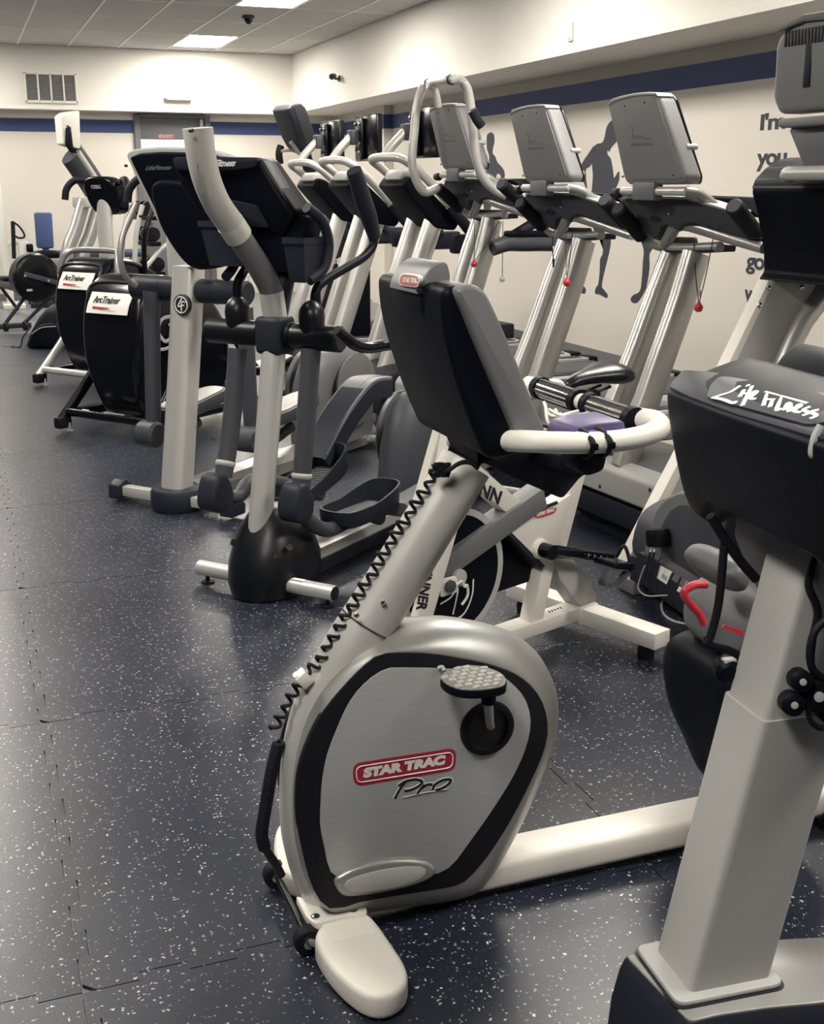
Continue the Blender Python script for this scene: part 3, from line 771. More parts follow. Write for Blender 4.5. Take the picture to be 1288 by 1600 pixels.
# seat on its carriage, half hidden behind the other bike's post
sh = B.W2([(1040, 1050), (1043, 1015), (1058, 992), (1085, 981), (1130, 988), (1180, 1010), (1200, 1100), (1160, 1215), (1104, 1220), (1072, 1160), (1050, 1110)], 0.11)
pillow(sm2(sh, 4), -0.17, 0.17, p=4.5).build('seat_carriage', 'black', bike, angle=70)
su = B.W2([(1088, 990), (1090, 960), (1102, 934), (1120, 912), (1146, 900), (1185, 890), (1230, 905), (1230, 1010), (1150, 1015), (1108, 1008)], 0.03)
pillow(sm2(su, 4), -0.15, 0.13, p=3.5).build('seat_shroud', 'grey', bike, angle=70)
rl = B.W2([(1082, 880), (1088, 864), (1104, 853), (1122, 858), (1130, 880), (1120, 905), (1098, 903)], -0.04)
pillow(sm2(rl, 4), -0.16, 0.02, p=3.0).build('seat_bolster', 'grey', bike, angle=70)
bk_ = [(1.02, 0.50), (1.10, 0.52), (1.22, 0.95), (1.25, 1.08), (1.20, 1.10), (1.12, 0.98)]
MB().prism(sm2(bk_, 3), -0.19, 0.19, RZ, 0.03, 4).build('seat_back', 'black', bike)
MB().box((1.02, 0.02, 0.19), (0.12, 0.07, 0.24), 0.02).build('seat_slide', 'black', bike)
rt = [B.w(x, y, -0.13) for x, y in ((1104, 913), (1085, 914), (1069, 926), (1078, 943), (1092, 958), (1100, 975))]
MB().tube(rt, 0.0085, 12, 4).build('seat_lever', 'redclip', bike, label='bright red bent lever under the seat')
rd = B.W2([(1128, 980), (1132, 976), (1160, 985), (1162, 995)], -0.152)
MB().prism(rd, -0.150, -0.154, RZ).build('seat_stripe', 'redclip', bike, False, label='small red stripe on the seat shroud')
# ------------------------------------------------------------------ the bike cut by the right edge of the frame
Q = Frame(1.08, 1.40, -5)
rb = thing('exercise_bike', Q, 'grey exercise bike with square post and black console, cut by the right edge', 'exercise bike')
# front housing: a low rounded shroud with the post plate on top
hp = Q.Z2([(973, 1492), (1040, 1483), (1120, 1474), (1205, 1468), (1290, 1464), (1420, 1458), (1440, 1530), (1288, 1570), (1200, 1578), (1120, 1590), (1077, 1601)], 0.19)
hp = rp2(hp, 0.012)
hcx = sum(u for u, v in hp)/len(hp); hcy = sum(v for u, v in hp)/len(hp)
MB().rings([[(hcx+(u-hcx)*k+dx, hcy+(v-hcy)*k2, z) for u, v in hp] for z, k, k2, dx in ((0.02, 1.03, 1.22, -0.01), (0.10, 1.025, 1.16, -0.008), (0.16, 1.012, 1.07, -0.003), (0.185, 1.0, 1.0, 0), (0.189, 0.985, 0.97, 0))]).build('base_shroud', 'char', rb, angle=35)
MB().prism([(hcx+(u-hcx)*0.985, hcy+(v-hcy)*0.96) for u, v in hp], 0.183, 0.1925, RW, 0.003).build('shroud_top', 'shell', rb)
MB().box((0.75, 0, 0.06), (1.1, 0.11, 0.07), 0.015).build('base_rail', 'lgrey', rb)
MB().box((1.27, 0, 0.045), (0.08, 0.5, 0.05), 0.014).build('rear_stabilizer', 'lgrey', rb)
for s in (-1, 1): MB().box((1.27, s*0.22, 0.011), (0.05, 0.05, 0.022), 0.005).build('rubber_foot', 'rubber', rb)
for s in (-1, 1): MB().box((-0.06, s*0.11, 0.012), (0.06, 0.05, 0.024), 0.005).build('rubber_foot', 'rubber', rb)
pl = rp2([(-0.122, 0.078), (0.072, 0.078), (0.072, -0.078), (-0.122, -0.078)], 0.02)
MB().prism([((u+0.025)*1.04-0.025, v*1.05) for u, v in pl], 0.190, 0.1945, RW, 0.0).build('plate_gasket', 'inkb', rb)
MB().prism(pl, 0.193, 0.2035, RW, 0.004).build('post_plate', 'lgrey', rb)
# square post, leaning back, with a thinner upper section
def post(z0, z1, hw, r0, r1, d):
    n = 6; f = []
    for z, r in ((z0, r0), (z1, r1)):
        f.append([(r+u, v, z) for u, v in rp2([(-d/2, hw), (d/2, hw), (d/2, -hw), (-d/2, -hw)], 0.012, 3)])
    return MB().rings(f)
mid = 0.665
def rz(z): return -0.092+(0.047+0.092)*(z-0.198)/(0.90-0.198)
D_ = 0.148
post(0.203, mid, 0.060, rz(0.203)+D_/2, rz(mid)+D_/2, D_).build('post', 'lgrey', rb, angle=60)
post(mid-0.02, 0.93, 0.0555, rz(mid-0.02)+D_/2+0.001, rz(0.93)+D_/2+0.001, D_-0.008).build('upper_post', 'lgrey', rb, angle=60)
# console: deep rounded shell seen from behind, bevelled top with the name plate
def cr_(x, y, w): p = Q.w(x, y, w); return p
def sect(w, k):
    """side profile of the shell at distance k (0 centre .. 1 edge) from the middle"""
    drop = 0.0
    return [(-0.030+0.004*k, 1.122), (-0.018+0.004*k, 1.142), (0.10, 1.176), (0.135, 1.176), (0.21, 1.03), (0.235, 0.93), (0.19, 0.90-0.0*k), (0.115, 0.935-0.10*(1-k*k)-0.0), (0.07, 0.905-0.045*(1-k)), (0.03, 0.94), (-0.005, 1.03), (-0.022, 1.09)]
prof = sm2([(-0.034, 1.112), (-0.027, 1.131), (0.03, 1.158), (0.10, 1.178), (0.125, 1.168), (0.16, 1.10), (0.20, 1.00), (0.205, 0.955), (0.17, 0.93), (0.12, 0.925), (0.075, 0.915), (0.045, 0.905), (0.018, 0.925), (-0.004, 0.985), (-0.024, 1.06)], 3)
rings_ = []
cc_ = (0.08, 1.04)
for wv in [-0.262, -0.258, -0.245, -0.22, -0.19, -0.17, -0.14, -0.10, -0.05, 0, 0.05, 0.10, 0.14, 0.17, 0.19, 0.22, 0.245, 0.258, 0.262]:
    a = abs(wv)/0.262
    sc_ = 1-0.03*a**6-0.05*a**30
    arch = 0.085*max(0, 1-(wv/0.19)**2)
    rw = []
    for u, v in prof:
        uu, vv = cc_[0]+(u-cc_[0])*sc_, cc_[1]+(v-cc_[1])*sc_
        if v < 0.96: vv += arch*(0.96-v)/0.055 if v > 0.905 else arch
        bow = -0.014*(1-a*a)
        rw.append((uu+bow+0.004, wv, vv))
    rings_.append(rw)
MB().rings(rings_).build('console', 'black', rb, angle=40)
# grey recessed bracket between post and shell
MB().prism(rp2([(0.050, 0.90), (0.055, 0.975), (0.19, 1.0), (0.26, 0.93), (0.24, 0.74), (0.14, 0.74), (0.085, 0.83)], 0.012), -0.15, 0.15, RZ, 0.02, 3).build('console_bracket', 'grey', rb)
# bevelled top plate with lettering; its plane goes through three measured points
ta, tb, tc_ = Vector((-0.028, 0.0, 1.134)), Vector((0.098, 0.0, 1.181)), None
tn = Vector((-(tb.z-ta.z), 0, tb.x-ta.x)).normalized()
td = (tb-ta).normalized()
def topp(x, y, off=0.0):
    d = CF+CX*((x-644)/FPX)-CU*((y-800)/FPX); n = Q.R*tn.x+Q.Z*tn.z
    o = Vector((0, 0, EYE))-Q.o; c = ta.dot(tn)+off
    p = o+d*((c-o.dot(n))/d.dot(n)); return Vector((p.dot(Q.R), p.dot(Q.W), p.z))
def on_top(pts, off0, off1):
    q = [topp(x, y) for x, y in pts]
    return [((p-ta).dot(td), p.y) for p in q], (lambda u, v, t: ta+td*u+Vector((0, v, 0))+tn*t)
o_, fn_ = on_top([(1046, 606), (1050, 598), (1068, 579), (1110, 582), (1288, 612), (1420, 640), (1425, 720), (1266, 682), (1150, 648), (1080, 622)], 0, 0)
MB().prism(rp2(o_, 0.008), -0.004, 0.002, fn_, 0.002).build('console_top', 'char', rb)
o_, fn_ = on_top([(1105, 624), (1112, 604), (1124, 592), (1140, 592), (1300, 620), (1300, 662), (1265, 668)], 0, 0)
npl = MB().prism(rp2(o_, 0.012), 0.001, 0.0045, fn_, 0.001).build('name_plate', 'dark', rb)
nl = MB()
def tl(pts, wd=0.0072): stroke(nl, [topp(x, y, 0.005) for x, y in pts], wd, tn, 0.0008)
for l in ([(1156, 603), (1142, 612), (1127, 617), (1115, 621)], [(1113, 621), (1130, 624), (1146, 630), (1150, 627)], [(1163, 609), (1156, 620)], [(1170, 601), (1168, 604)],
          [(1176, 603), (1168, 618), (1160, 634)], [(1160, 615), (1178, 613)], [(1171, 622), (1180, 616), (1184, 612), (1178, 612), (1173, 622), (1182, 623)],
          [(1199, 615), (1193, 634)], [(1196, 612), (1222, 619), (1262, 630)], [(1196, 624), (1212, 624)], [(1208, 624), (1203, 636)], [(1222, 620), (1214, 640), (1222, 638)],
          [(1226, 641), (1231, 630), (1236, 632), (1233, 643), (1242, 636)], [(1242, 640), (1252, 634), (1248, 632), (1242, 642), (1252, 644)], [(1266, 635), (1256, 640), (1264, 645), (1254, 649)], [(1280, 640), (1268, 643), (1276, 649), (1266, 654)]): tl(l)
nl.build('name_text', 'ink', npl, False)
# faint embossed louvres on the back of the shell
def backp(x, y): return Q.w(x, y, 0)
for i in range(4):
    for j in range(4):
        x, y = 1100+j*19+i*2, 727+i*10+j*1.5
        p = Q.r(x, y, -0.010-0.0*i); rr_ = -0.034+(1.11-p.z)*0.245
        pr = Q.r(x, y, rr_)
        MB().box((rr_+0.004, pr.y, pr.z), (0.006, 0.028, 0.0035), 0.001).build('louvre', 'inkb', rb)
# strap hanging below the console, cables and knobs at the right
sp_ = [Q.w(x, y, 0.09) for x, y in ((1112, 805), (1128, 830), (1150, 850), (1146, 910), (1140, 960), (1108, 1000), (1112, 1012), (1150, 1022), (1180, 1045))]
MB().tube([Q.w(x, y, 0.10) for x, y in ((1132, 850), (1128, 900), (1122, 950), (1110, 996), (1103, 1002), (1116, 1010), (1140, 1016), (1165, 1030))], 0.007, 10, 4).build('strap', 'rubber', rb)
MB().tube([Q.w(x, y, 0.10) for x, y in ((1110, 806), (1135, 845), (1160, 880), (1182, 905))], 0.008, 10, 4).build('strap', 'rubber', rb)
kb = MB(); c0 = Q.w(1135, 1045, 0.07)
MB().lathe([(-0.02, 0.012), (-0.012, 0.02), (0.012, 0.02), (0.02, 0.012)], c0, (0.3, 1, 0)).build('adjuster_knob', 'black', rb)
MB().box(c0+Vector((0.0, -0.006, 0.016)), (0.022, 0.016, 0.010), 0.003).build('knob_cap', 'lgrey', rb)
MB().tube([Q.w(x, y, -0.075) for x, y in ((1288, 845), (1272, 880), (1264, 915), (1278, 955), (1270, 1000), (1268, 1040), (1284, 1060), (1300, 1062))], 0.006, 10, 5).build('cable', 'rubber', rb)
MB().tube([Q.w(x, y, -0.09) for x, y in ((1300, 960), (1275, 985), (1266, 1015), (1270, 1045), (1290, 1062))], 0.006, 10, 5).build('cable', 'rubber', rb)
for (x, y, r_) in ((1250, 1062, 0.017), (1237, 1098, 0.018), (1275, 1085, 0.026), (1300, 1110, 0.022)):
    p = Q.w(x, y, -0.085)
    MB().lathe([(-0.016, r_*0.7), (-0.012, r_), (0.012, r_), (0.016, r_*0.7)], p, (-0.3, -1, 0.2), 20).build('clamp_knob', 'black', rb)
    MB().lathe([(0.012, r_*0.35), (0.018, r_*0.3), (0.019, 0)], p, (-0.3, -1, 0.2), 12).build('knob_screw', 'lgrey', rb)
MB().tube([Q.w(x, y, -0.095) for x, y in ((1262, 1105), (1268, 1128), (1284, 1138), (1296, 1128))], 0.0045, 8, 4).build('cable_loop', 'rubber', rb)
MB().tube([Q.w(x, y, -0.17) for x, y in ((1284, 665), (1274, 685), (1270, 708), (1276, 712), (1286, 695))], 0.006, 8, 4).build('tray_clip', 'lgrey', rb)
hbp = [(0.10, -0.14, 0.95), (0.16, -0.24, 0.99), (0.30, -0.27, 1.0), (0.42, -0.22, 1.0)]
MB().tube(hbp, 0.016, 14, 4).build('handlebar', 'rubber', rb)
MB().tube([(x, -y, z) for x, y, z in hbp], 0.016, 14, 4).build('handlebar', 'rubber', rb)
# ------------------------------------------------------------------ the indoor cycle behind the boom
S_ = Frame(1.9, 3.35, 20)
sb = thing('spin_bike', S_, 'cream spin bike with black saddle and flywheel, behind the front bike\'s boom', 'exercise bike')
zt = 0.105
rc = S_.z(905, 942, zt)
rear = [S_.z(x, y, zt) for x, y in ((937, 944), (997, 979))]
rw0 = rc.x
MB().box((rw0, rc.y-0.02, 0.078), (0.078, 0.66, 0.056), 0.006).build('rear_stabilizer', 'cream', sb)
MB().box((rw0, rc.y, 0.079), (0.084, 0.10, 0.060), 0.004).build('stabilizer_sleeve', 'cream', sb)
for s in (-0.32, 0.28): MB().lathe([(0, 0.026), (0.03, 0.028), (0.048, 0.02), (0.052, 0.02)], (rw0, rc.y+s*0.9, 0), (0, 0, 1), 18).build('rubber_foot', 'rubber', sb)
MB().box((rw0-0.45, rc.y, 0.083), (0.86, 0.075, 0.045), 0.004).build('base_rail', 'cream', sb)
MB().box((rw0-0.80, rc.y, 0.078), (0.075, 0.36, 0.056), 0.006).build('front_stabilizer', 'cream', sb)
for s in (-0.15, 0.15): MB().lathe([(0, 0.026), (0.03, 0.028), (0.052, 0.02)], (rw0-0.80, rc.y+s, 0), (0, 0, 1), 18).build('rubber_foot', 'rubber', sb)
lb = [S_.z(x, y, zt+0.001) for x, y in ((857, 960), (882, 951), (876, 947), (852, 955))]
MB().add([p for p in lb], [(0, 1, 2, 3)]).build('rail_label', 'ink', sb, False)
lx = MB()
for k in range(5):
    a = lb[0].lerp(lb[1], 0.12+k*0.18); c = lb[3].lerp(lb[2], 0.12+k*0.18)
    lx.add([a.lerp(c, 0.2)+Vector((0, 0, 0.0004)), a.lerp(c, 0.2)+(lb[1]-lb[0])*0.1+Vector((0, 0, 0.0004)), a.lerp(c, 0.8)+(lb[1]-lb[0])*0.1+Vector((0, 0, 0.0004)), a.lerp(c, 0.8)+Vector((0, 0, 0.0004))], [(0, 1, 2, 3)])
o = lx.build('label_print', 'inkb', sb, False); o['kind'] = 'stuff'
W0 = rc.y
def sw(x, y, d=0.0): return S_.w(x, y, W0+d)
def bar(a, b, wd, h, m, nm, bev=0.004, off=0.0):
    a, b = Vector(a), Vector(b); d = (b-a); L = d.length; d.normalize(); n = Vector((-d.z, 0, d.x))
    mb = MB().prism([(0, -h/2), (L, -h/2), (L, h/2), (0, h/2)], -wd/2, wd/2, lambda u, v, t: a+d*u+n*v+Vector((0, t+off, 0)), bev)
    return mb.build(nm, m, sb)
# post from the rail to the bottom bracket, and the sloping stay behind it
bar(sw(828, 978), sw(851, 868), 0.055, 0.055, 'cream', 'rail_post')
st_ = S_.W2([(853, 862), (882, 868), (902, 890), (920, 925), (918, 944), (895, 945), (862, 900)], W0)
MB().prism(st_, W0-0.035, W0+0.035, RZ, 0.004).build('rear_stay', 'lgrey', sb)
# triangular frame plate, seat tube
fp = S_.W2([(789, 826), (826, 803), (872, 785), (893, 772), (874, 852), (858, 852), (850, 886), (838, 876)], W0-0.03)
MB().prism(fp, W0-0.032, W0+0.032, RZ, 0.004).build('frame_plate', 'cream', sb)
un = S_.W2([(785, 826), (790, 822), (852, 884), (846, 890)], W0-0.034)
MB().prism(un, W0-0.036, W0+0.036, RZ, 0.003).build('plate_edge', 'char', sb)
sl = S_.W2([(826, 800), (871, 783), (873, 787), (828, 806)], W0-0.036)
MB().prism(sl, W0-0.0365, W0-0.030, RZ, 0.001).build('plate_slot', 'inkb', sb)
bar(sw(868, 850), sw(905, 708), 0.055, 0.055, 'cream', 'seat_tube')
bar(sw(903, 715), sw(914, 622), 0.038, 0.038, 'lgrey', 'seat_post')
# stickers
lp = [(833, 808), (836, 800), (842, 797), (866, 790), (872, 792), (870, 800), (864, 805), (840, 812)]
s1 = MB().prism(sm2(S_.W2(lp, W0-0.033), 3), W0-0.0325, W0-0.0338, RZ).build('logo_plate', 'ink', sb, label='small red and white logo sticker')
lp2 = [(835, 807), (838, 801), (843, 799), (865, 792.5), (870, 794), (868, 799.5), (863, 803.5), (841, 810)]
MB().prism(sm2(S_.W2(lp2, W0-0.034), 3), W0-0.0335, W0-0.0345, RZ).build('logo_field', mat('red_sticker', (0.42, 0.06, 0.08), 0.5), s1, False)
def swo(x, y, d): return S_.w(x, y, W0-d)
lettering(MB(), 'STAR TRAC', swo(839, 807.5, 0.0352), swo(867, 798.5, 0.0352), swo(840, 801.5, 0.0352), 0.0006, bold=0.05, shear=0.2).build('logo_text', 'ink', s1, False)
# main tube, head post with fork, second tube carrying the name
bar(sw(672, 893), sw(840, 774), 0.075, 0.070, 'grey', 'main_tube', 0.006)
hp_a, hp_b = sw(652, 968), sw(722, 655)
hf_a = S_.w(657, 968, W0-0.06); hf_a = Vector((hf_a.x, W0, hf_a.z))
bar(hf_a, hp_b, 0.03, 0.062, 'cream', 'fork_leg', 0.003, -0.062)
bar(hf_a, hp_b, 0.03, 0.062, 'cream', 'fork_leg', 0.003, 0.062)
bar(sw(700, 752), hp_b, 0.10, 0.058, 'cream', 'head_post', 0.003)
bar(sw(716, 722), sw(812, 806), 0.05, 0.056, 'cream', 'name_tube', 0.003)
def word(s, a, b, up, off, parent):
    lettering(MB(), s, a, b, up, 0.001, bold=0.04, shear=0.0).build('lettering', 'inkb', parent, False)
def sv(x, y): return S_.w(x, y, W0-0.0775)
lettering(MB(), 'SPINNER', sv(664, 872), sv(650, 953), sv(680, 876), 0.001, bold=0.04).build('lettering', 'inkb', sb, False)
def sv2(x, y): return S_.w(x, y, W0-0.0256)
lettering(MB(), 'NN', sv2(747, 773), sv2(779, 789), sv2(754, 752), 0.001, bold=0.04).build('lettering', 'inkb', sb, False)
MB().tube([sw(706, 684, -0.06), sw(700, 690, -0.064), sw(703, 697, -0.064), sw(709, 694, -0.062)], 0.004, 8, 4).build('hook', 'lgrey', sb)
# flywheel with bright rim, chain guard
fc_ = sw(703, 893)
fc_ = Vector((fc_.x, W0, 0.335))
fl = MB().lathe([(-0.012, 0.03), (-0.012, 0.175), (-0.016, 0.185), (-0.016, 0.196), (0.016, 0.196), (0.016, 0.185), (0.012, 0.175), (0.012, 0.03)], fc_, (0, 1, 0), 48).build('flywheel', 'black', sb)
MB().ring([(-0.0175, 0.186), (-0.0185, 0.206), (0.0185, 0.206), (0.0175, 0.186)], fc_, (0, 1, 0), 48).build('rim', 'silver', fl)
MB().lathe([(-0.05, 0.012), (-0.048, 0.026), (0.048, 0.026), (0.05, 0.012)], fc_, (0, 1, 0), 20).build('hub', 'lgrey', fl)
fy = W0-0.0135
for l in ([(655, 938), (663, 960), (668, 945), (676, 960)], [(688, 944), (704, 934), (716, 920), (708, 960)], [(740, 905), (738, 930), (726, 958), (706, 972)]):
    stroke(mbx := MB(), [S_.w(x, y, fy) for x, y in l], 0.006, (0, -1, 0), 0.001); mbx.build('flywheel_mark', 'ink', fl, False)
cg = S_.W2([(700, 862), (790, 822), (850, 884), (838, 906), (760, 932), (712, 930)], W0+0.02)
MB().prism(rp2(cg, 0.02), W0+0.018, W0+0.06, RZ, 0.008).build('chain_guard', 'black', sb)
br_ = S_.W2([(684, 906), (712, 900), (716, 924), (688, 933)], W0-0.055)
bk = MB().prism(rp2(br_, 0.006), W0-0.060, W0-0.050, RZ, 0.002).build('brake_bracket', 'cream', sb)
MB().lathe([(-0.008, 0.006), (-0.004, 0.019), (0.006, 0.019), (0.010, 0.008)], S_.w(704, 916, W0-0.066), (0, -1, 0), 8).build('brake_knob', 'dark', bk)
MB().tube([S_.w(x, y, W0-0.06) for x, y in ((712, 915), (722, 908), (726, 917), (730, 914), (731, 930), (722, 945))], 0.004, 8, 4).build('brake_cable', 'cream', bk)
# crank, pedal with its toe cage
cA = S_.w(849, 859, W0-0.05)
MB().lathe([(-0.03, 0.03), (0.0, 0.034), (0.012, 0.03), (0.014, 0.02)], Vector((cA.x, W0-0.035, cA.z)), (0, -1, 0), 24).build('bottom_bracket', 'ink', sb)
cB = S_.w(958, 872, W0-0.085); cm = S_.w(910, 866, W0-0.085)
MB().tube([(cA.x, W0-0.075, cA.z), cm, cB], [0.022, 0.018, 0.014], 12, 4, flat=(0.6, 1)).build('crank_arm', 'gloss', sb)
MB().cyl((cA.x, W0-0.04, cA.z), (cA.x, W0-0.092, cA.z), 0.024).build('crank_boss', 'gloss', sb)
for k in range(5):
    p = S_.w(920+k*9.5, 868+k*1.6, W0-0.10); MB().lathe([(0, 0.006), (0.003, 0.006), (0.004, 0.003)], p, (0, -1, 0), 10).build('stud', 'chrome', sb)
pb = S_.w(960, 880, W0-0.14)
pd = MB().box(pb, (0.10, 0.095, 0.022), 0.006, Matrix.Rotation(0.25, 3, 'Y')).build('pedal', 'gloss', sb)
cg2 = MB()
q0 = [pb+Vector((-0.06, -0.03, 0.0)), pb+Vector((-0.09, -0.03, -0.045)), pb+Vector((-0.02, -0.03, -0.055)), pb+Vector((0.03, -0.03, -0.03))]
cg2.tube(q0, 0.008, 8, 4, flat=(2.2, 0.5))
cg2.build('toe_cage', 'dark', pd)
MB().tube([pb+Vector((0.035, 0.02, 0.01)), pb+Vector((0.045, 0.0, 0.05)), pb+Vector((0.05, -0.02, 0.01)), pb+Vector((0.045, -0.03, -0.03))], 0.006, 8, 4).build('toe_strap', 'rubber', pd)
cC = Vector((2*cA.x-cB.x, W0+0.085, 2*cA.z-cB.z))
MB().tube([(cA.x, W0+0.075, cA.z), cC], [0.022, 0.014], 12, 1).build('crank_arm', 'gloss', sb)
MB().box(cC+Vector((0, 0.055, 0)), (0.10, 0.095, 0.022), 0.006).build('pedal', 'gloss', sb)
# saddle: broad tail to the rear, drooping nose
sz = []
for u, hw, zc_, th in ((-0.165, 0.012, 0.862, 0.012), (-0.155, 0.022, 0.868, 0.02), (-0.115, 0.032, 0.884, 0.026), (-0.06, 0.045, 0.892, 0.030), (0.0, 0.072, 0.896, 0.036), (0.05, 0.10, 0.898, 0.044), (0.09, 0.108, 0.894, 0.048), (0.12, 0.098, 0.888, 0.044), (0.138, 0.07, 0.882, 0.034), (0.145, 0.03, 0.878, 0.016)):
    sz.append([(u*0.85-0.052, W0+0.85*hw*math.cos(a), (zc_-0.86)*0.7+0.845+0.8*th*math.sin(a)*(1.0 if math.sin(a) > 0 else 0.9)) for a in [2*math.pi*k/18 for k in range(18)]])
MB().rings(sz).build('saddle', 'satin', sb, angle=70)
SX = -0.06
MB().tube([(-0.16, W0-0.02, 0.838), (-0.08, W0-0.02, 0.82), (0.0, W0-0.02, 0.83)], 0.005, 8, 4).tube([(-0.16, W0+0.02, 0.838), (-0.08, W0+0.02, 0.82), (0.0, W0+0.02, 0.83)], 0.005, 8, 4).build('saddle_rails', 'dark', sb)
MB().box((-0.075, W0, 0.808), (0.05, 0.055, 0.035), 0.008).build('saddle_clamp', 'black', sb)
# handlebar: two forward horns and the crossbar
hz = [S_.w(x, y, W0+0.11) for x, y in ((526, 516), (541, 528), (556, 539), (578, 543), (604, 539), (640, 537), (690, 545))]
MB().tube(hz, [0.014, 0.0165, 0.0165, 0.0165, 0.0165, 0.0165, 0.0165], 14, 5).build('handlebar', 'gloss', sb)
MB().tube([(p.x, 2*W0-p.y, p.z) for p in hz], 0.0165, 14, 5).build('handlebar', 'gloss', sb)
MB().cyl((hz[-1].x, hz[-1].y, hz[-1].z), (hz[-1].x, 2*W0-hz[-1].y, hz[-1].z), 0.0165).build('handlebar_bridge', 'gloss', sb)
bar(hp_b, (hz[-1].x, W0, hz[-1].z-0.01), 0.04, 0.04, 'lgrey', 'handlebar_post')
# ------------------------------------------------------------------ the two cross trainers
def dome(r0, prof, w0=0.0):
    """stack of ovals: (z, front reach, rear reach, half width)"""
    rg = []
    for z, a, b, hw in prof:
        rg.append([(r0+(b if math.cos(t) > 0 else a)*math.cos(t), w0+hw*math.sin(t), z) for t in [2*math.pi*k/36 for k in range(36)]])
    return MB().rings(rg)
def ball(c, r, m, nm, par, squash=1.25, lean=(0, 0, 1)):
    pr = [(-r*1.7, r*0.86), (-r*0.7, r*0.96), (0, r), (r*0.45, r*0.93), (r*0.8, r*0.72), (r*1.05, r*0.45), (r*1.18, r*0.2)]
    return MB().lathe(pr, c, lean, 20).build(nm, m, par)
def tray(par, fr, rim, depth, m, z=None, wl=0.012, floor_drop=None, ribs=0, rear_up=0.0):
    """foot pedal: shallow tray with raised rim, from a rim outline in the plane z"""
    o = sm2(fr.Z2(rim, z), 3)
    return o
def pedal_tray(par, length, half, at, yaw=0.0, ribs=18, tilt=0.0, m='char'):
    """a shoe-shaped foot pedal with an upright rim, built about its centre and tilted along its length"""
    o = sm2([(-length*0.5, -half*0.8), (-length*0.48, half*0.8), (-length*0.1, half), (length*0.35, half*0.92), (length*0.5, half*0.55), (length*0.52, -half*0.5), (length*0.36, -half*0.95), (-length*0.1, -half)], 4)
    at = Vector(at); Rm = Matrix.Rotation(yaw, 3, 'Z') @ Matrix.Rotation(-tilt, 3, 'Y')
    def rim_h(u): t = (u+length*0.5)/length; return 0.045+0.045*max(0, t-0.45)/0.55
    f = lambda p: at+Rm @ Vector(p)
    n = len(o); c0 = 0.93
    rgs = []
    rgs.append([f((u*0.9, v*0.86, -0.022)) for u, v in o])
    rgs.append([f((u*0.98, v*0.97, -0.005)) for u, v in o])
    rgs.append([f((u, v, rim_h(u))) for u, v in o])
    rgs.append([f((u*0.96, v*0.92, rim_h(u))) for u, v in o])
    rgs.append([f((u*0.93, v*0.87, 0.004)) for u, v in o])
    root = MB().rings(rgs).build('pedal', m, par, angle=50)
    rb_ = MB()
    for k in range(ribs):
        u = -length*0.40+k*length*0.78/ribs
        wv = half*0.78*(1-0.25*abs(u/length*2)**2)
        rb_.add([f((u, -wv, 0.0045)), f((u+0.006, -wv, 0.0045)), f((u+0.003, -wv, 0.0085)), f((u, wv, 0.0045)), f((u+0.006, wv, 0.0045)), f((u+0.003, wv, 0.0085))],
                [(0, 2, 5, 3), (2, 1, 4, 5), (0, 1, 2), (3, 5, 4)])
    q = rb_.build('tread_ribs', 'grey', root, False); q['kind'] = 'stuff'
    return root

def knuckle(par, c, m='char', r=0.052, half=0.03):
    pr = sm2([(-r, -r*0.2), (-r*0.75, -r*0.75), (0, -r), (r*0.75, -r*0.75), (r, 0), (r*0.72, r*0.8), (r*0.35, r*1.3), (-r*0.35, r*1.3), (-r*0.75, r*0.75)], 4)
    k = MB().prism([(c.x+u, c.z+v) for u, v in pr], c.y-half, c.y+half, RZ, 0.018, 4).build('arm_knuckle', m, par)
    return k

E1 = Frame(0.95, 4.06, 40)
e1 = thing('elliptical_trainer', E1, 'silver elliptical trainer with tall bent grey pole and black pear-shaped base cover', 'elliptical trainer')
# foot bar and base
fa_, fb_ = E1.z(304, 889, 0.055), E1.z(529, 924, 0.055)
fx_ = (fa_.x+fb_.x)/2
MB().cyl((fx_, fb_.y, 0.055), (fx_, fa_.y, 0.055), 0.029, 24, bev=0.004).build('foot_bar', 'silver2', e1)
MB().box((fx_-0.006, -0.17, 0.0845), (0.02, 0.05, 0.0015)).build('sticker', 'ink', e1)
MB().cyl((fx_, fb_.y-0.0005, 0.055), (fx_, fb_.y-0.003, 0.055), 0.026, 24).build('end_plug', 'rubber', e1)
for s in (fb_.y+0.03, fa_.y-0.04):
    MB().lathe([(0, 0.026), (0.006, 0.026), (0.010, 0.008), (0.04, 0.008)], (fx_, s, 0), (0, 0, 1), 18).build('leveling_foot', 'rubber', e1)
bs = dome(0.03, [(0.006, 0.175, 0.24, 0.135), (0.05, 0.18, 0.25, 0.15), (0.12, 0.17, 0.245, 0.15), (0.19, 0.14, 0.215, 0.135), (0.25, 0.105, 0.17, 0.11), (0.295, 0.075, 0.12, 0.08), (0.32, 0.055, 0.08, 0.055), (0.325, 0.03, 0.05, 0.03)]).build('base_cover', 'satin', e1, angle=60)
for (y_, z_0) in ((-0.085, 0.17), (0.095, 0.19), (-0.135, 0.20)):
    MB().lathe([(0.012, 0.012), (0.0, 0.012), (-0.001, 0.0)], (0.03-0.145+abs(y_+0.0)*0.55, y_, z_0), (-0.8, y_*6, 0.5), 14).build('cover_hole', 'inkb', bs)
col_px = [(403, 862), (410, 780), (417, 690), (424, 600), (430, 520), (431, 494)]
cp_ = [E1.w(x, y, 0) for x, y in col_px]
MB().tube(cp_, 0.0435, 28, 3, flat=(1.0, 1.0)).build('column', 'silver2', e1)
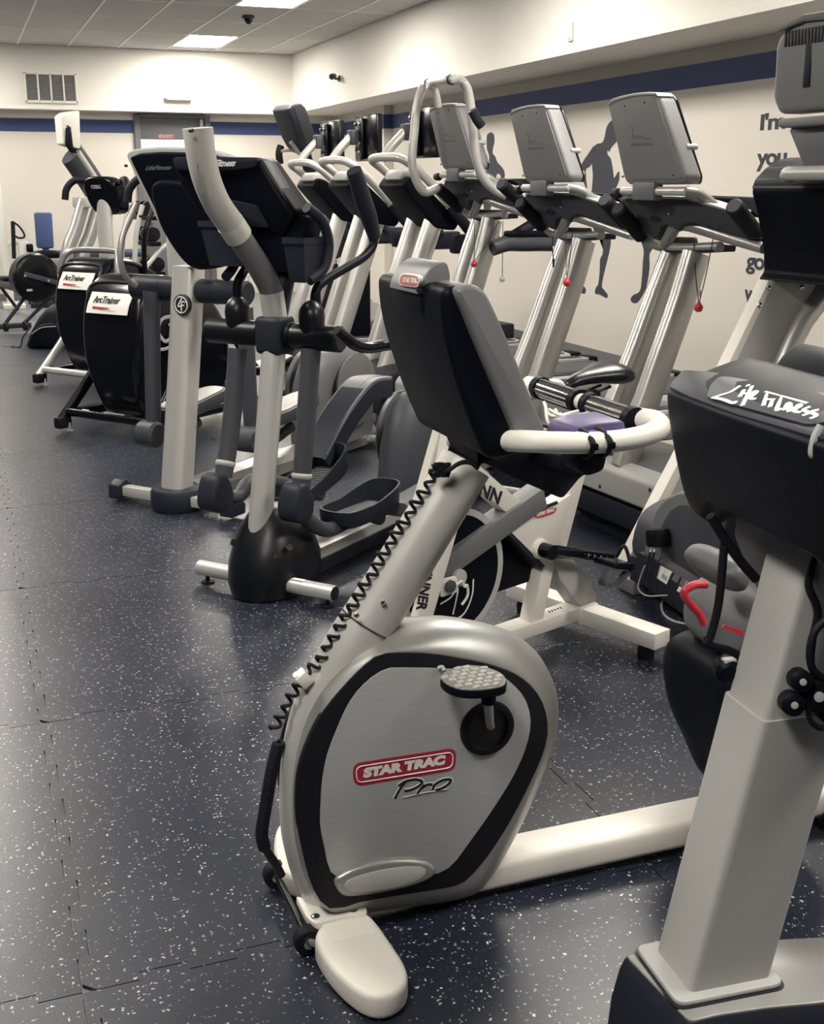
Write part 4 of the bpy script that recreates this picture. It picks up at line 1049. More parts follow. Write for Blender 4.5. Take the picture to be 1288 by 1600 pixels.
# crossbar with centre clamp
zb = E1.w(430, 523, 0).z; rb0 = cp_[4].x
MB().cyl((rb0, -0.285, zb), (rb0, -0.055, zb), 0.046, 28, bev=0.008).build('crossbar', 'satin', e1)
MB().cyl((rb0, 0.055, zb), (rb0, 0.30, zb), 0.046, 28, bev=0.008).build('crossbar', 'satin', e1)
MB().box((rb0, 0, zb), (0.112, 0.112, 0.135), 0.02, segs=3).build('crossbar_clamp', 'char', e1)
MB().lathe([(-0.012, 0.047), (-0.010, 0.0485), (0.010, 0.0485), (0.012, 0.047)], (rb0, -0.075, zb), (0, 1, 0), 28).build('clamp_collar', 'black', e1)
# pole above the bar: bends forward, pale sleeve on top
pole_px = [(431, 500), (424, 455), (408, 422), (386, 388), (362, 352), (339, 318), (323, 280), (314, 240), (309, 200)]
pp_ = [E1.w(x, y, 0) for x, y in pole_px]
MB().tube(pp_[:5], [0.043, 0.0425, 0.042, 0.0415, 0.041], 28, 5).build('pole', 'grey', e1)
MB().tube([pp_[0]+(pp_[0]-pp_[1])*0.25, pp_[0], pp_[1]], 0.0437, 28, 4).build('pole_foot', 'silver2', e1)
sl_ = MB().tube(pp_[4:], [0.046, 0.0455, 0.046, 0.047, 0.048], 28, 6).build('pole_sleeve', mat('pale_tube_sleeve', (0.47, 0.46, 0.43), 0.38, metal=0.1, grain=0.04), e1)
j = pp_[4]; dj = (pp_[5]-pp_[3]).normalized()
MB().tube([j-dj*0.05, j+dj*0.012], 0.0475, 28, 1).build('sleeve_collar', mat('clear_collar', (0.55, 0.54, 0.50), 0.25), e1)
p = E1.w(301, 204, -0.0485); MB().cyl((p.x, p.y+0.012, p.z), (p.x, p.y-0.001, p.z), 0.0055).build('screw_hole', 'inkb', sl_)
vt = MB()
for (a, c) in (((309, 255), (311, 276)), ((312, 279), (316, 303))):
    stroke(vt, [E1.w(a[0], a[1], -0.0475), E1.w((a[0]+c[0])/2, (a[1]+c[1])/2, -0.0475), E1.w(c[0], c[1], -0.0475)], 0.008, (0, -1, 0), 0.001)
vt.build('sleeve_print', 'emboss', sl_, False)
# moving arms: balls on the bar, bent handles above, straight levers below
def arms(fr, par, wn, wf, rb0, zb, near_px, far_px, lown, lowf, mlow='dark'):
    pass
for nm, w_, ballpx, hpx, gpx, lpx, kpx in (
    ('near', -0.16, (493, 492), [(493, 480), (495, 452), (510, 437), (540, 419), (568, 402), (582, 385), (584, 368)], [(586, 372), (577, 340), (565, 305), (553, 266)], [(486, 545), (481, 620), (476, 690), (470, 765)], (466, 790)),
    ('far', 0.165, (369, 480), [(369, 470), (367, 447), (371, 425), (385, 405), (404, 385), (415, 365)], [(415, 368), (410, 345), (402, 320), (395, 300)], [(372, 545), (366, 620), (358, 690), (349, 745)], (340, 775))):
    pb_ = E1.w(*ballpx, w_)
    ball(Vector((rb0, w_, zb+0.075)), 0.047, 'satin', 'arm_ball', e1)
    hs = [E1.w(x, y, w_) for x, y in hpx]
    if nm == 'far':
        hs = [Vector((p.x, w_, p.z)) for p in HN]; gs = [Vector((p.x, w_, p.z)) for p in GN]
    else:
        HN = hs; gs = [E1.w(x, y, w_) for x, y in gpx]; GN = gs
    if nm == 'near':
        MB().tube(hs, [0.021, 0.0165, 0.0165, 0.0165, 0.0165, 0.017, 0.018], 14, 5).build('arm_handle', 'black', e1)
        MB().tube(gs, [0.022, 0.029, 0.030, 0.026], 16, 4, flat=(1.0, 1.25)).build('arm_grip', 'char', e1)
    else:
        hs = [Vector((p.x-0.09, w_, p.z)) if i > 1 else Vector((rb0 if i == 0 else p.x-0.03, w_, p.z)) for i, p in enumerate(HN)]
        MB().tube([Vector((rb0, w_, zb+0.11)), Vector((rb0+0.005, w_, zb+0.17)), Vector((rb0+0.03, w_, zb+0.20)), Vector((rb0+0.12, w_+0.02, zb+0.25)), Vector((rb0+0.25, w_+0.03, zb+0.34))], 0.0165, 14, 5).build('arm_handle', 'black', e1)
        MB().tube([Vector((rb0+0.25, w_+0.03, zb+0.33)), Vector((rb0+0.26, w_+0.03, zb+0.45)), Vector((rb0+0.22, w_+0.03, zb+0.58))], [0.024, 0.029, 0.026], 16, 4).build('arm_grip', 'char', e1)
    ls = [E1.w(x, y, w_) for x, y in lpx]
    MB().tube(ls, [0.036, 0.035, 0.034, 0.033], 22, 3).build('arm_lever', 'dark', e1)
    e_ = ls[-1]; dl = (ls[-1]-ls[-2]).normalized()
    e_ = e_-dl*0.05
    MB().tube([e_-dl*0.010, e_-dl*0.004, e_+dl*0.004, e_+dl*0.010], [0.033, 0.0375, 0.0375, 0.033], 22, 1).build('lever_clamp', 'lgrey', e1)
    kc = E1.w(*kpx, w_-0.01)
    kk = MB()
    knuckle(e1, Vector((kc.x, w_, kc.z)), 'char', 0.062, 0.045)
# pedals on their curved links
pn = E1.z(590, 785, 0.20); pf = E1.z(492, 705, 0.30)
pedal_tray(e1, 0.40, 0.085, (0.42, -0.155, 0.228), tilt=-0.02)
pedal_tray(e1, 0.42, 0.085, (0.53, 0.155, 0.275), tilt=0.24)
kn = E1.w(466, 790, -0.165)
MB().tube([(kn.x+0.01, -0.16, kn.z-0.02), (kn.x+0.07, -0.165, kn.z-0.075), (kn.x+0.15, -0.165, kn.z-0.125), (kn.x+0.24, -0.16, kn.z-0.145), (0.42, -0.155, kn.z-0.14), (0.56, -0.155, 0.165)], 0.028, 16, 5).build('pedal_link', 'dark', e1)
kf = E1.w(340, 775, 0.165)
MB().tube([(kf.x+0.01, 0.165, kf.z-0.01), (kf.x+0.12, 0.165, kf.z-0.03), (kf.x+0.25, 0.165, kf.z+0.01), (0.60, 0.16, 0.215)], 0.028, 16, 5).build('pedal_link', 'dark', e1)
# base rail: broad silver top with darker flanks
rp_ = [(-0.085, 0.02), (-0.085, 0.075), (-0.065, 0.105), (-0.02, 0.118), (0.02, 0.118), (0.065, 0.105), (0.085, 0.075), (0.085, 0.02)]
MB().prism(rp_, 0.10, 1.75, WZ, 0.006).build('base_rail', 'steel', e1, angle=30)
MB().box((0.9, -0.088, 0.05), (1.5, 0.012, 0.05), 0.003).build('rail_skirt', 'char', e1)
MB().cyl((1.62, -0.30, 0.045), (1.62, 0.30, 0.045), 0.028, 20, bev=0.004).build('rear_bar', 'silver2', e1)
for s in (-0.25, 0.25): MB().lathe([(0, 0.024), (0.008, 0.024), (0.012, 0.01), (0.03, 0.01)], (1.62, s, 0), (0, 0, 1), 16).build('leveling_foot', 'rubber', e1)
# rear drive housing with rounded front, and crank discs at its flanks
dh = dome(1.20, [(0.09, 0.34, 0.44, 0.135), (0.20, 0.33, 0.43, 0.14), (0.36, 0.30, 0.40, 0.135), (0.46, 0.26, 0.36, 0.125), (0.53, 0.21, 0.30, 0.105), (0.575, 0.14, 0.22, 0.075), (0.595, 0.06, 0.10, 0.04)]).build('drive_housing', 'dark', e1, angle=60)
MB().box((1.18, 0, 0.60), (0.42, 0.004, 0.004)).build('housing_seam', 'inkb', dh)
for s in (-1, 1):
    MB().lathe([(0.0, 0.19), (0.012, 0.20), (0.024, 0.19), (0.028, 0.16), (0.030, 0.0)], (1.26, s*0.148, 0.36), (0, s, 0), 40).build('crank_disc', 'grey', e1)
# link covers rising from the pedals to the cranks
def link_cover(w_, pts, hw=0.055, th=0.03):
    P = smooth_open(pts, 6); T_ = []
    rg = []
    for i, p in enumerate(P):
        t = (P[min(i+1, len(P)-1)]-P[max(i-1, 0)]).normalized(); n = Vector((-t.z, 0, t.x))
        rg.append([p+Vector((0, a, 0))+n*b for a, b in ((-hw, -th), (-hw, th*0.7), (-hw*0.8, th), (hw*0.8, th), (hw, th*0.7), (hw, -th))])
    return MB().rings(rg)
LCP = [(0.66, 0.225, 0.33), (0.80, 0.225, 0.45), (0.92, 0.225, 0.53), (1.05, 0.225, 0.585), (1.20, 0.225, 0.58)]
lc = link_cover(0.19, LCP, hw=0.07, th=0.045).build('link_cover', 'char', e1, angle=35)
lcs = MB()
link_cover(0.19, [(a, b, c+0.043) for a, b, c in LCP], 0.066, 0.006).build('cover_top', 'grey', lc, angle=35)
MB().tube([(a, b-0.03, c+0.049) for a, b, c in LCP], 0.0016, 6, 4).build('cover_groove', 'inkb', lc)
link_cover(-0.19, [(0.60, -0.205, 0.20), (0.85, -0.205, 0.215), (1.10, -0.205, 0.235), (1.36, -0.205, 0.26)]).build('link_cover', 'grey', e1, angle=35)

# console: dark wedge with a bright right flank, two side trays
def console_e1():
    back = E1.R2([(274, 250), (278, 247), (340, 246), (404, 247), (410, 252), (452, 330), (447, 340), (425, 372), (400, 362), (385, 352), (352, 350), (325, 342), (296, 328), (278, 290)], 0.02)
    MB().prism(rp2(back, 0.02), 0.02, 0.13, lambda u, v, t: (t+(1.505-v)*0.30, u, v), 0.018, 3).build('console', 'black', e1)
    tp = E1.R2([(274, 249), (278, 246), (340, 245), (404, 246), (409, 251), (400, 262), (370, 266), (320, 269), (276, 265)], 0.012)
    MB().prism(rp2(tp, 0.012), 0.004, 0.05, lambda u, v, t: (t+(1.505-v)*0.25, u, v), 0.008).build('console_brow', 'char', e1)
    fl_ = E1.R2([(403, 250), (413, 247), (422, 250), (456, 330), (450, 336)], 0.05)
    MB().prism(rp2(fl_, 0.006), 0.02, 0.085, lambda u, v, t: (t+(1.505-v)*0.30, u, v), 0.006).build('console_flank', 'dark', e1)
console_e1()
def tg(x, y): p = E1.r(x, y, 0.0); p2 = E1.r(x, y, 0.003+(1.505-p.z)*0.25); return p2
lettering(MB(), 'LifeFitness', tg(318, 261), tg(367, 260), tg(321, 250), 0.0015, bold=0.03, shear=0.25).build('name_text', 'ink', e1, False)
bx = [(336, 315), (354, 313), (390, 321), (404, 357), (372, 355)]
MB().prism(rp2(E1.R2(bx, 0.01), 0.01), 0.0, 0.06, lambda u, v, t: (t+0.02+(1.42-v)*0.4, u, v), 0.008).build('speaker_box', 'char', e1)
def bin_(wc, hw, rr, zt_, zb_, nm):
    rim = MB()
    o = [(rr-0.08, wc-hw), (rr+0.08, wc-hw), (rr+0.08, wc+hw), (rr-0.08, wc+hw)]
    k = MB().rings([[(rr+(u-rr)*0.72, wc+(v-wc)*0.72, zb_) for u, v in o], [(rr+(u-rr)*0.93, wc+(v-wc)*0.93, zt_-0.02) for u, v in o], [(u, v, zt_-0.02) for u, v in o], [(u, v, zt_) for u, v in o], [(rr+(u-rr)*0.9, wc+(v-wc)*0.9, zt_) for u, v in o], [(rr+(u-rr)*0.7, wc+(v-wc)*0.7, zb_+0.01) for u, v in o]])
    return k.build(nm, 'char', e1, False)
tn_ = E1.r(466, 385, 0.10); tf_ = E1.r(330, 372, 0.06)
bin_(-0.150, 0.045, 0.09, 1.285, 1.135, 'side_tray')
bin_(0.165, 0.10, 0.10, 1.335, 1.18, 'side_tray')
ct = MB().prism(rp2([(-0.10, 1.16), (0.10, 1.16), (0.16, 1.36), (-0.16, 1.36)], 0.02), 0.09, 0.20, WZ, 0.015).build('console_neck', 'black', e1)
MB().tube([(0.20, 0, 1.22), (0.14, 0, 1.08), (rb0, 0, zb+0.03)], 0.04, 18, 4).build('console_stem', 'char', e1)
# fixed hand grips rising behind the console
for s, d in ((-1, 0.0), (1, 0.0)):
    MB().tube([(0.06, s*0.18, 1.14), (0.13, s*0.195, 1.18), (0.155, s*0.20, 1.26), (0.115, s*0.20, 1.34), (0.04, s*0.19, 1.385)], 0.018, 14, 5).build('fixed_grip', 'char', e1)

# ------------------------------------------------------------------ second cross trainer
E2 = Frame(0.83, 5.35, 40)
e2 = thing('elliptical_trainer', E2, 'silver elliptical trainer with wide black console and round badge, behind the bent pole', 'elliptical trainer')
MB().box((-0.005, 0.19, 0.052), (0.05, 0.25, 0.05), 0.006).build('foot_bar', 'silver', e2)
MB().box((-0.005, -0.19, 0.052), (0.05, 0.25, 0.05), 0.006).build('foot_bar', 'silver', e2)
for s in (-1, 1):
    MB().prism(rp2([(-0.055, 0.015), (0.05, 0.015), (0.055, 0.06), (0.0, 0.105), (-0.05, 0.08)], 0.01), s*0.30, s*0.37, RZ, 0.006).build('foot_cap', 'char', e2)
MB().lathe([(0.0, 0.12), (0.012, 0.127), (0.085, 0.127), (0.10, 0.118), (0.104, 0.09)], (0.02, 0, 0), (0, 0, 1), 36).build('base_ring', 'char', e2)
c2 = [E2.w(x, y, 0) for x, y in ((276, 775), (281, 690), (286, 600), (291, 500), (295, 415))]
hexr = []
for p in c2: hexr.append([(p.x+u, v, p.z) for u, v in rp2([(-0.062, 0.028), (-0.045, 0.062), (0.045, 0.062), (0.062, 0.028), (0.062, -0.028), (0.045, -0.062), (-0.045, -0.062), (-0.062, -0.028)], 0.012, 2)])
MB().rings(hexr).build('column', 'silver2', e2, angle=50)
p = E2.r(285, 476, c2[3].x-0.064)
bg = MB().lathe([(0.012, 0.046), (-0.004, 0.048), (-0.008, 0.044)], (p.x, p.y, p.z), (1, 0, 0), 32).build('badge', 'inkb', e2)
lf = MB(); n_ = (-1, 0, 0)
bz = lambda u, v: Vector((p.x-0.009, p.y-u, p.z+v))
lf.tube([bz(0.036*math.cos(a), 0.036*math.sin(a)) for a in [2*math.pi*k/28 for k in range(28)]], 0.0028, 6, 1, closed=True)
stroke(lf, [bz(0.006, 0.03), bz(-0.018, -0.006), bz(0.0, -0.006)], 0.006, n_); stroke(lf, [bz(0.0, -0.03), bz(0.004, 0.012), bz(0.026, 0.012)], 0.006, n_); stroke(lf, [bz(0.002, -0.002), bz(0.018, -0.002)], 0.006, n_)
lf.build('badge_mark', 'ink', bg, False)
z2 = E2.w(300, 455, 0).z; r2 = c2[4].x
MB().cyl((r2, 0.06, z2+0.005), (r2, 0.335, z2+0.005), 0.055, 28, bev=0.01).build('crossbar', 'char', e2)
MB().cyl((r2, -0.06, z2+0.005), (r2, -0.335, z2+0.005), 0.055, 28, bev=0.01).build('crossbar', 'char', e2)
for s in (0.16, -0.16): MB().lathe([(-0.003, 0.0535), (-0.002, 0.0565), (0.002, 0.0565), (0.003, 0.0535)], (r2, s, z2+0.005), (0, 1, 0), 28).build('crossbar_seam', 'inkb', e2)
for s, lp_ in ((0.19, [(237, 455), (238, 530), (239, 600), (240, 660)]), (-0.23, [(382, 480), (386, 550), (390, 620), (393, 668)])):
    ls = [E2.w(x, y, s) for x, y in lp_]
    MB().tube(ls, [0.040, 0.038, 0.037, 0.036], 20, 2).build('arm_lever', 'dark', e2)
    k0 = ls[-1]
    MB().cyl((k0.x-0.03, s-0.055, k0.z-0.05), (k0.x-0.03, s+0.055, k0.z-0.05), 0.062, 24, bev=0.012).build('arm_knuckle', 'dark', e2)
    MB().tube([(k0.x, s, k0.z-0.06), (k0.x+0.15, s, k0.z-0.09), (k0.x+0.32, s, k0.z-0.05)], 0.028, 14, 4).build('pedal_link', 'dark', e2)
    pt = MB().prism(sm2([(k0.x+0.10, -0.085), (k0.x+0.10, 0.085), (k0.x+0.38, 0.085), (k0.x+0.50, 0.05), (k0.x+0.50, -0.05), (k0.x+0.38, -0.085)], 3), -0.02, 0.04, lambda u, v, t: (u, s+v, k0.z+t+(u-k0.x)*0.12), 0.008).build('pedal', 'dark', e2)
    MB().prism(sm2([(k0.x+0.12, -0.07), (k0.x+0.12, 0.07), (k0.x+0.38, 0.07), (k0.x+0.48, 0.04), (k0.x+0.48, -0.04), (k0.x+0.38, -0.07)], 3), 0.041, 0.045, lambda u, v, t: (u, s+v, k0.z+t+(u-k0.x)*0.12), 0.001).build('pedal_top', 'lgrey', pt)
MB().prism(rp_, 0.10, 1.7, WZ, 0.006).build('base_rail', 'steel', e2, angle=30)
dome(1.30, [(0.09, 0.30, 0.42, 0.14), (0.25, 0.30, 0.42, 0.145), (0.42, 0.27, 0.38, 0.135), (0.52, 0.22, 0.32, 0.12), (0.59, 0.15, 0.24, 0.09), (0.61, 0.06, 0.1, 0.05)]).build('drive_housing', 'grey', e2, angle=60)
for s in (-1, 1): MB().lathe([(0, 0.19), (0.02, 0.20), (0.03, 0.17), (0.032, 0.0)], (1.34, s*0.15, 0.38), (0, s, 0), 32).build('crank_disc', 'grey', e2)
MB().cyl((1.60, -0.28, 0.045), (1.60, 0.28, 0.045), 0.028, 20, bev=0.004).build('rear_bar', 'silver2', e2)
for s in (-0.25, 0.25): MB().lathe([(0, 0.022), (0.02, 0.022), (0.022, 0.01)], (1.6, s, 0), (0, 0, 1), 14).build('leveling_foot', 'rubber', e2)
# wide console, leaning; silver rim, dark back with a round boss
bk2 = E2.R2([(190, 243), (196, 235), (215, 231), (250, 229), (292, 230), (335, 236), (372, 250), (378, 262), (350, 352), (335, 360), (290, 362), (226, 360), (222, 352)], -0.02)
cf = lambda dr: (lambda u, v, t: (t+dr+(1.60-v)*0.28, u, v))
MB().prism(rp2(bk2, 0.03), 0.0, 0.055, cf(0.0), 0.012, 3).build('console_rim', 'lgrey', e2)
bk3 = E2.R2([(199, 245), (215, 239), (250, 237), (292, 238), (335, 243), (368, 256), (345, 346), (290, 355), (233, 355)], -0.02)
MB().prism(rp2(bk3, 0.02), -0.022, 0.02, cf(0.0), 0.015, 3).build('console', 'black', e2)
nkp = E2.R2([(236, 350), (232, 300), (240, 285), (255, 280), (285, 282), (320, 290), (345, 310), (340, 360), (330, 410), (292, 424), (270, 418), (252, 392)], -0.03)
MB().prism(sm2(nkp, 3), -0.075, 0.03, cf(0.0), 0.03, 4).build('console_boss', 'black', e2)
def t2(x, y): q_ = E2.r(x, y, -0.02); return E2.r(x, y, -0.0235+(1.60-q_.z)*0.28)
lettering(MB(), 'LifeFitness', t2(227, 266), t2(267, 265), t2(229, 259), 0.001, bold=0.02, shear=0.25).build('name_text', 'grey', e2, False)
for (x, y) in ((196, 259), (219, 338)):
    q_ = E2.r(x, y, 0.0); q_ = E2.r(x, y, -0.004+(1.60-q_.z)*0.28); MB().cyl((q_.x+0.01, q_.y, q_.z), (q_.x-0.002, q_.y, q_.z), 0.006, 12).build('rim_screw', 'inkb', e2)
MB().tube([E2.w(x, y, 0.17) for x, y in ((214, 318), (203, 342), (192, 368), (188, 395), (191, 420), (199, 436), (212, 446))], 0.0135, 14, 5).build('arm_handle', 'shell', e2)
MB().tube([E2.w(x, y, -0.23) for x, y in ((380, 450), (388, 425), (405, 400), (416, 360))], 0.016, 14, 5).build('arm_handle', 'silver', e2)
# ------------------------------------------------------------------ the treadmills along the right wall
def treadmill_base(t, T, L=2.05, hood='grey', bumper=True, belt_z=0.19, hw=0.41):
    MB().box((L/2+0.20, 0, 0.085), (L-0.40, 0.72, 0.13), 0.012).build('base_frame', 'char', t)
    MB().box((L/2+0.24, 0, belt_z), (L-0.56, 0.52, 0.02), 0.006).build('belt', 'belt', t)
    for s in (-1, 1):
        MB().prism(rp2([(s*0.265, 0.15), (s*0.415, 0.13), (s*0.415, 0.185), (s*0.39, 0.215), (s*0.265, 0.22)], 0.008), 0.42, L-0.04, WZ, 0.006).build('side_rail', 'lgrey', t)
        MB().prism([(s*0.285, 0.2185), (s*0.385, 0.2165), (s*0.385, 0.2215), (s*0.285, 0.2235)], 0.55, L-0.12, WZ).build('foot_strip', 'char', t, False)
        MB().box((L-0.03, s*0.34, 0.17), (0.09, 0.16, 0.11), 0.015).build('rear_cap', 'black', t)
        MB().box((0.42, s*0.33, 0.012), (0.09, 0.09, 0.024), 0.005).build('rubber_foot', 'rubber', t)
        MB().box((L-0.15, s*0.33, 0.012), (0.09, 0.09, 0.024), 0.005).build('rubber_foot', 'rubber', t)
    MB().cyl((L-0.06, -0.26, 0.165), (L-0.06, 0.26, 0.165), 0.033, 20).build('rear_roller', 'black', t)
    hp_ = [(-0.005, 0.15), (0.01, 0.27), (0.07, 0.325), (0.20, 0.345), (0.45, 0.305), (0.60, 0.235), (0.60, 0.15), (0.10, 0.12)]
    MB().prism(sm2(hp_, 3), -hw, hw, RZ, 0.02, 3).build('motor_hood', hood, t)
    if bumper:
        bp_ = rp2([(-0.055, 0.175), (-0.055, 0.28), (-0.03, 0.315), (0.02, 0.325), (0.045, 0.30), (0.045, 0.17)], 0.012)
        b = MB().prism(bp_, -0.43, 0.43, RZ, 0.012, 3).build('front_bumper', 'lgrey', t)
        for v, z in ((-0.37, 0.265), (-0.37, 0.205), (-0.02, 0.20)):
            MB().cyl((-0.05, v, z), (-0.0565, v, z), 0.009, 12).build('bolt_hole', 'inkb', b)
    MB().box((0.02, 0, 0.10), (0.10, hw*1.8, 0.10), 0.01).build('front_skirt', 'char', t)
    for v in (-0.28, 0.28): MB().box((0.0, v, 0.028), (0.07, 0.10, 0.056), 0.01).build('front_foot', 'grey', t)

T3 = Frame(2.55, 4.35, 5)
near3 = [T3.w(x, y, -0.10) for x, y in ((1088, 396), (1066, 470), (1036, 555), (1006, 640), (985, 700))]
far3 = [T3.w(x, y, 0.10) for x, y in ((1054, 396), (1029, 460), (998, 545), (966, 625), (940, 690))]

def pull_key(name, fr, top, low, label, clip='redclip', second=None):
    """safety key hanging on a looped cord from a handrail"""
    k = thing(name, Frame(*(fr.o+fr.R*low.x+fr.W*low.y).to_2d(), 0, low.z), label, 'safety key')
    def wl(p): return fr.o+fr.R*p.x+fr.W*p.y+Vector((0, 0, p.z))-Vector(k.location)
    cd = MB()
    for q in top: cd.tube([wl(q), wl(q).lerp(wl(low), 0.5)+Vector((0, 0, -0.015)), wl(low)+Vector((0, 0, 0.012))], 0.0022, 6, 4)
    cd.build('cord', 'inkb', k)
    MB().box((0, 0, 0.055), (0.010, 0.010, 0.028), 0.002).build('cord_lock', 'lgrey', k)
    MB().lathe([(0.022, 0.007), (0.014, 0.009), (0.008, 0.0165), (-0.004, 0.019), (-0.016, 0.014), (-0.02, 0.004)], (0, 0, 0), (0, 0, 1), 14).build('clip', clip, k)
    return k

def premotion(y0, label, dz=0.0, loop=False, rails=False):
    T = Frame(2.55, y0, 5)
    t = thing('treadmill', T, label, 'treadmill', 'treadmills with screens along the right wall')
    treadmill_base(t, T)
    Z = lambda z: z+dz
    for pts, nm in ((near3, 'column'), (far3, 'column')):
        e = [Vector((p.x, p.y, p.z+dz*(p.z-0.3)/0.85)) for p in pts]
        e.append(e[-1]+(e[-1]-e[-2])*0.5)
        MB().tube(e, 0.056, 24, 3, flat=(0.78, 1.15), up=(1, 0, 0.4)).build(nm, 'steel', t)
    # console back plate, tipping forward at the top
    o = T3.R2([(957, 329), (980, 307.5), (1000, 305), (1049, 308), (1079, 309), (1109, 319), (1139, 329), (1163, 374), (1128, 367), (1090, 354), (1071, 348), (1056, 353), (1045, 361), (1032, 352), (1021, 355), (1013, 369), (1002, 374)], 0.22)
    o = [(u, Z(v)) for u, v in o]
    cf_ = lambda u, v, tt: (0.20+(Z(1.42)-v)*0.45+tt, u, v)
    MB().prism(o, 0.0, 0.07, cf_, 0.008).build('console', 'dark', t)
    e_ = T3.R2([(978, 309), (1000, 304.5), (1049, 307), (1080, 308), (1110, 318), (1140, 328), (1141, 331), (1110, 322), (1079, 312), (1000, 308.5), (979, 311.5)], 0.22)
    MB().prism([(u, Z(v)) for u, v in e_], -0.004, 0.10, cf_).build('console_edge', 'lgrey', t)
    MB().prism([(u*1.02, v) for u, v in [(-0.40, Z(1.335)), (0.28, Z(1.335)), (0.25, Z(1.42)), (-0.33, Z(1.41))]], 0.10, 0.30, lambda u, v, tt: (0.20+(Z(1.42)-v)*0.9+tt, u, v), 0.01).build('console_tray', 'black', t)
    for (x, y) in ((980, 312), (995, 313), (1045, 334), (1072, 314), (1107, 353), (1124, 354)):
        p = T3.r(x, y, 0.22); r_ = 0.20+(1.42-p.z)*0.45
        p = T3.r(x, y, r_-0.002); MB().cyl((p.x+0.004, p.y, Z(p.z)), (p.x-0.002, p.y, Z(p.z)), 0.005, 8).build('screw', 'inkb' if x != 1045 else 'lgrey', t)
    p = T3.r(1028, 341, 0.255); MB().prism(sm2([(p.y-0.035, Z(p.z)-0.006), (p.y, Z(p.z)-0.014), (p.y+0.04, Z(p.z)-0.006), (p.y, Z(p.z)+0.012)], 3), -0.006, 0.03, lambda u, v, tt: (0.20+(Z(1.42)-v)*0.45+tt, u, v)).build('console_slot', 'inkb', t)
    # foam grips at both ends, and the tube below them
    for s, a in ((1, ((966, 326), (1003, 369))), (-1, ((1147, 322), (1186, 372)))):
        f, b = T3.r(*a[0], 0.12), T3.r(*a[1], 0.34 if s < 0 else 0.30)
        f, b = Vector((f.x, f.y, Z(f.z))), Vector((b.x, b.y, Z(b.z)))
        d = (b-f).normalized()
        MB().tube([f, f+d*0.002, f+d*0.006, b-d*0.006, b], [0.024, 0.030, 0.034, 0.034, 0.028], 16, 1).build('foam_grip', 'rubber', t)
        MB().tube([f-d*0.004, f+d*0.004], 0.026, 20, 1).build('grip_cap', 'dark', t)
        if loop: GRIPS.append((f, b))
        MB().tube([b, b+Vector((0.05, -s*0.02, -0.02)), b+Vector((0.28, -s*0.02, -0.03))], 0.021, 14, 4).build('handrail', 'dark', t)
    hb_ = [T3.r(x, y, 0.30) for x, y in ((1194, 388), (1150, 374), (1110, 361), (1080, 352), (1066, 350), (1055, 355), (1046, 370), (1036, 386))]
    MB().tube([Vector((p.x, p.y, Z(p.z))) for p in hb_], [0.021, 0.025, 0.027, 0.028, 0.029, 0.028, 0.025, 0.022], 16, 5).build('front_tube', 'steel', t)
    hb3 = [T3.r(x, y, 0.32) for x, y in ((1008, 371), (1022, 381), (1046, 387), (1080, 388), (1126, 386))]
    MB().tube([Vector((p.x, p.y, Z(p.z))) for p in hb3], 0.022, 14, 5).build('cross_tube', 'shell', t)
    pl_ = T3.R2([(1040, 390), (1066, 384), (1100, 382), (1128, 384), (1126, 394), (1060, 395)], 0.34)
    MB().prism([(u, Z(v)) for u, v in pl_], 0.30, 0.42, WZ, 0.006).build('cross_plate', 'char', t)
    # screen pod, seen from behind
    tv = T3.R2([(957, 165), (963, 156), (980, 151), (1000, 147), (1022, 145), (1034, 146), (1040, 155), (1066, 276), (1062, 288), (974, 289), (969, 283)], 0.11)
    tv = [(u, Z(v)) for u, v in tv]
    fx = lambda u, v, tt: (0.105+(Z(1.64)-v)*0.16+tt, u, v)
    pod = MB().prism(rp2(tv, 0.015), 0.0, 0.085, fx, 0.022, 4).build('screen_pod', 'pod', t)
    pl2 = T3.R2([(960, 168), (966, 162), (1000, 154), (1030, 152), (1035, 158), (1059, 275), (1056, 280), (975, 281), (970, 278)], 0.105)
    MB().prism(rp2([(u, Z(v)) for u, v in pl2], 0.006), -0.0035, 0.02, fx, 0.0015).build('back_plate', 'pod', pod)
    MB().prism(rp2([(u*0.93-0.005, v) for u, v in tv], 0.012), 0.084, 0.096, fx, 0.004).build('screen', 'gloss', pod)
    cr2 = [(u, Z(v)) for u, v in T3.R2([(958, 165), (963, 155), (980, 150), (1000, 146), (1022, 144), (1034, 145), (1036, 150), (1022, 149), (1000, 151), (980, 155), (966, 160)], 0.10)]
    MB().prism(cr2, -0.006, 0.075, fx, 0.004).build('top_trim', 'lgrey', pod)
    def pf_(x, y): q_ = T3.r(x, y, 0.10); r_ = 0.105+(1.64-q_.z)*0.16-0.0042; q_ = T3.r(x, y, r_); return Vector((q_.x, q_.y, Z(q_.z)))
    lg_ = MB(); nv = (-1, 0, 0.0)
    stroke(lg_, [pf_(x, y) for x, y in ((984, 200), (988, 198), (989, 208), (988, 218))], 0.004, nv); stroke(lg_, [pf_(x, y) for x, y in ((988, 216), (992, 211), (994, 217), (997, 211), (1000, 217), (1003, 211), (1006, 217), (1017, 216))], 0.004, nv)
    lg_.build('logo', 'emboss', pod, False)
    lettering(MB(), 'PREMOTION', pf_(986, 229), pf_(1020, 228), pf_(986, 224), 0.001, bold=0.05).build('logo_text', 'emboss', pod, False)
    for (x, y) in ((976, 166), (1007, 160), (973, 276), (1052, 274)):
        q_ = pf_(x, y); MB().cyl(q_+Vector((0.004, 0, 0)), q_-Vector((0.001, 0, 0)), 0.0045, 8).build('screw', 'inkb', pod)
    side = min(u for u, v in tv)
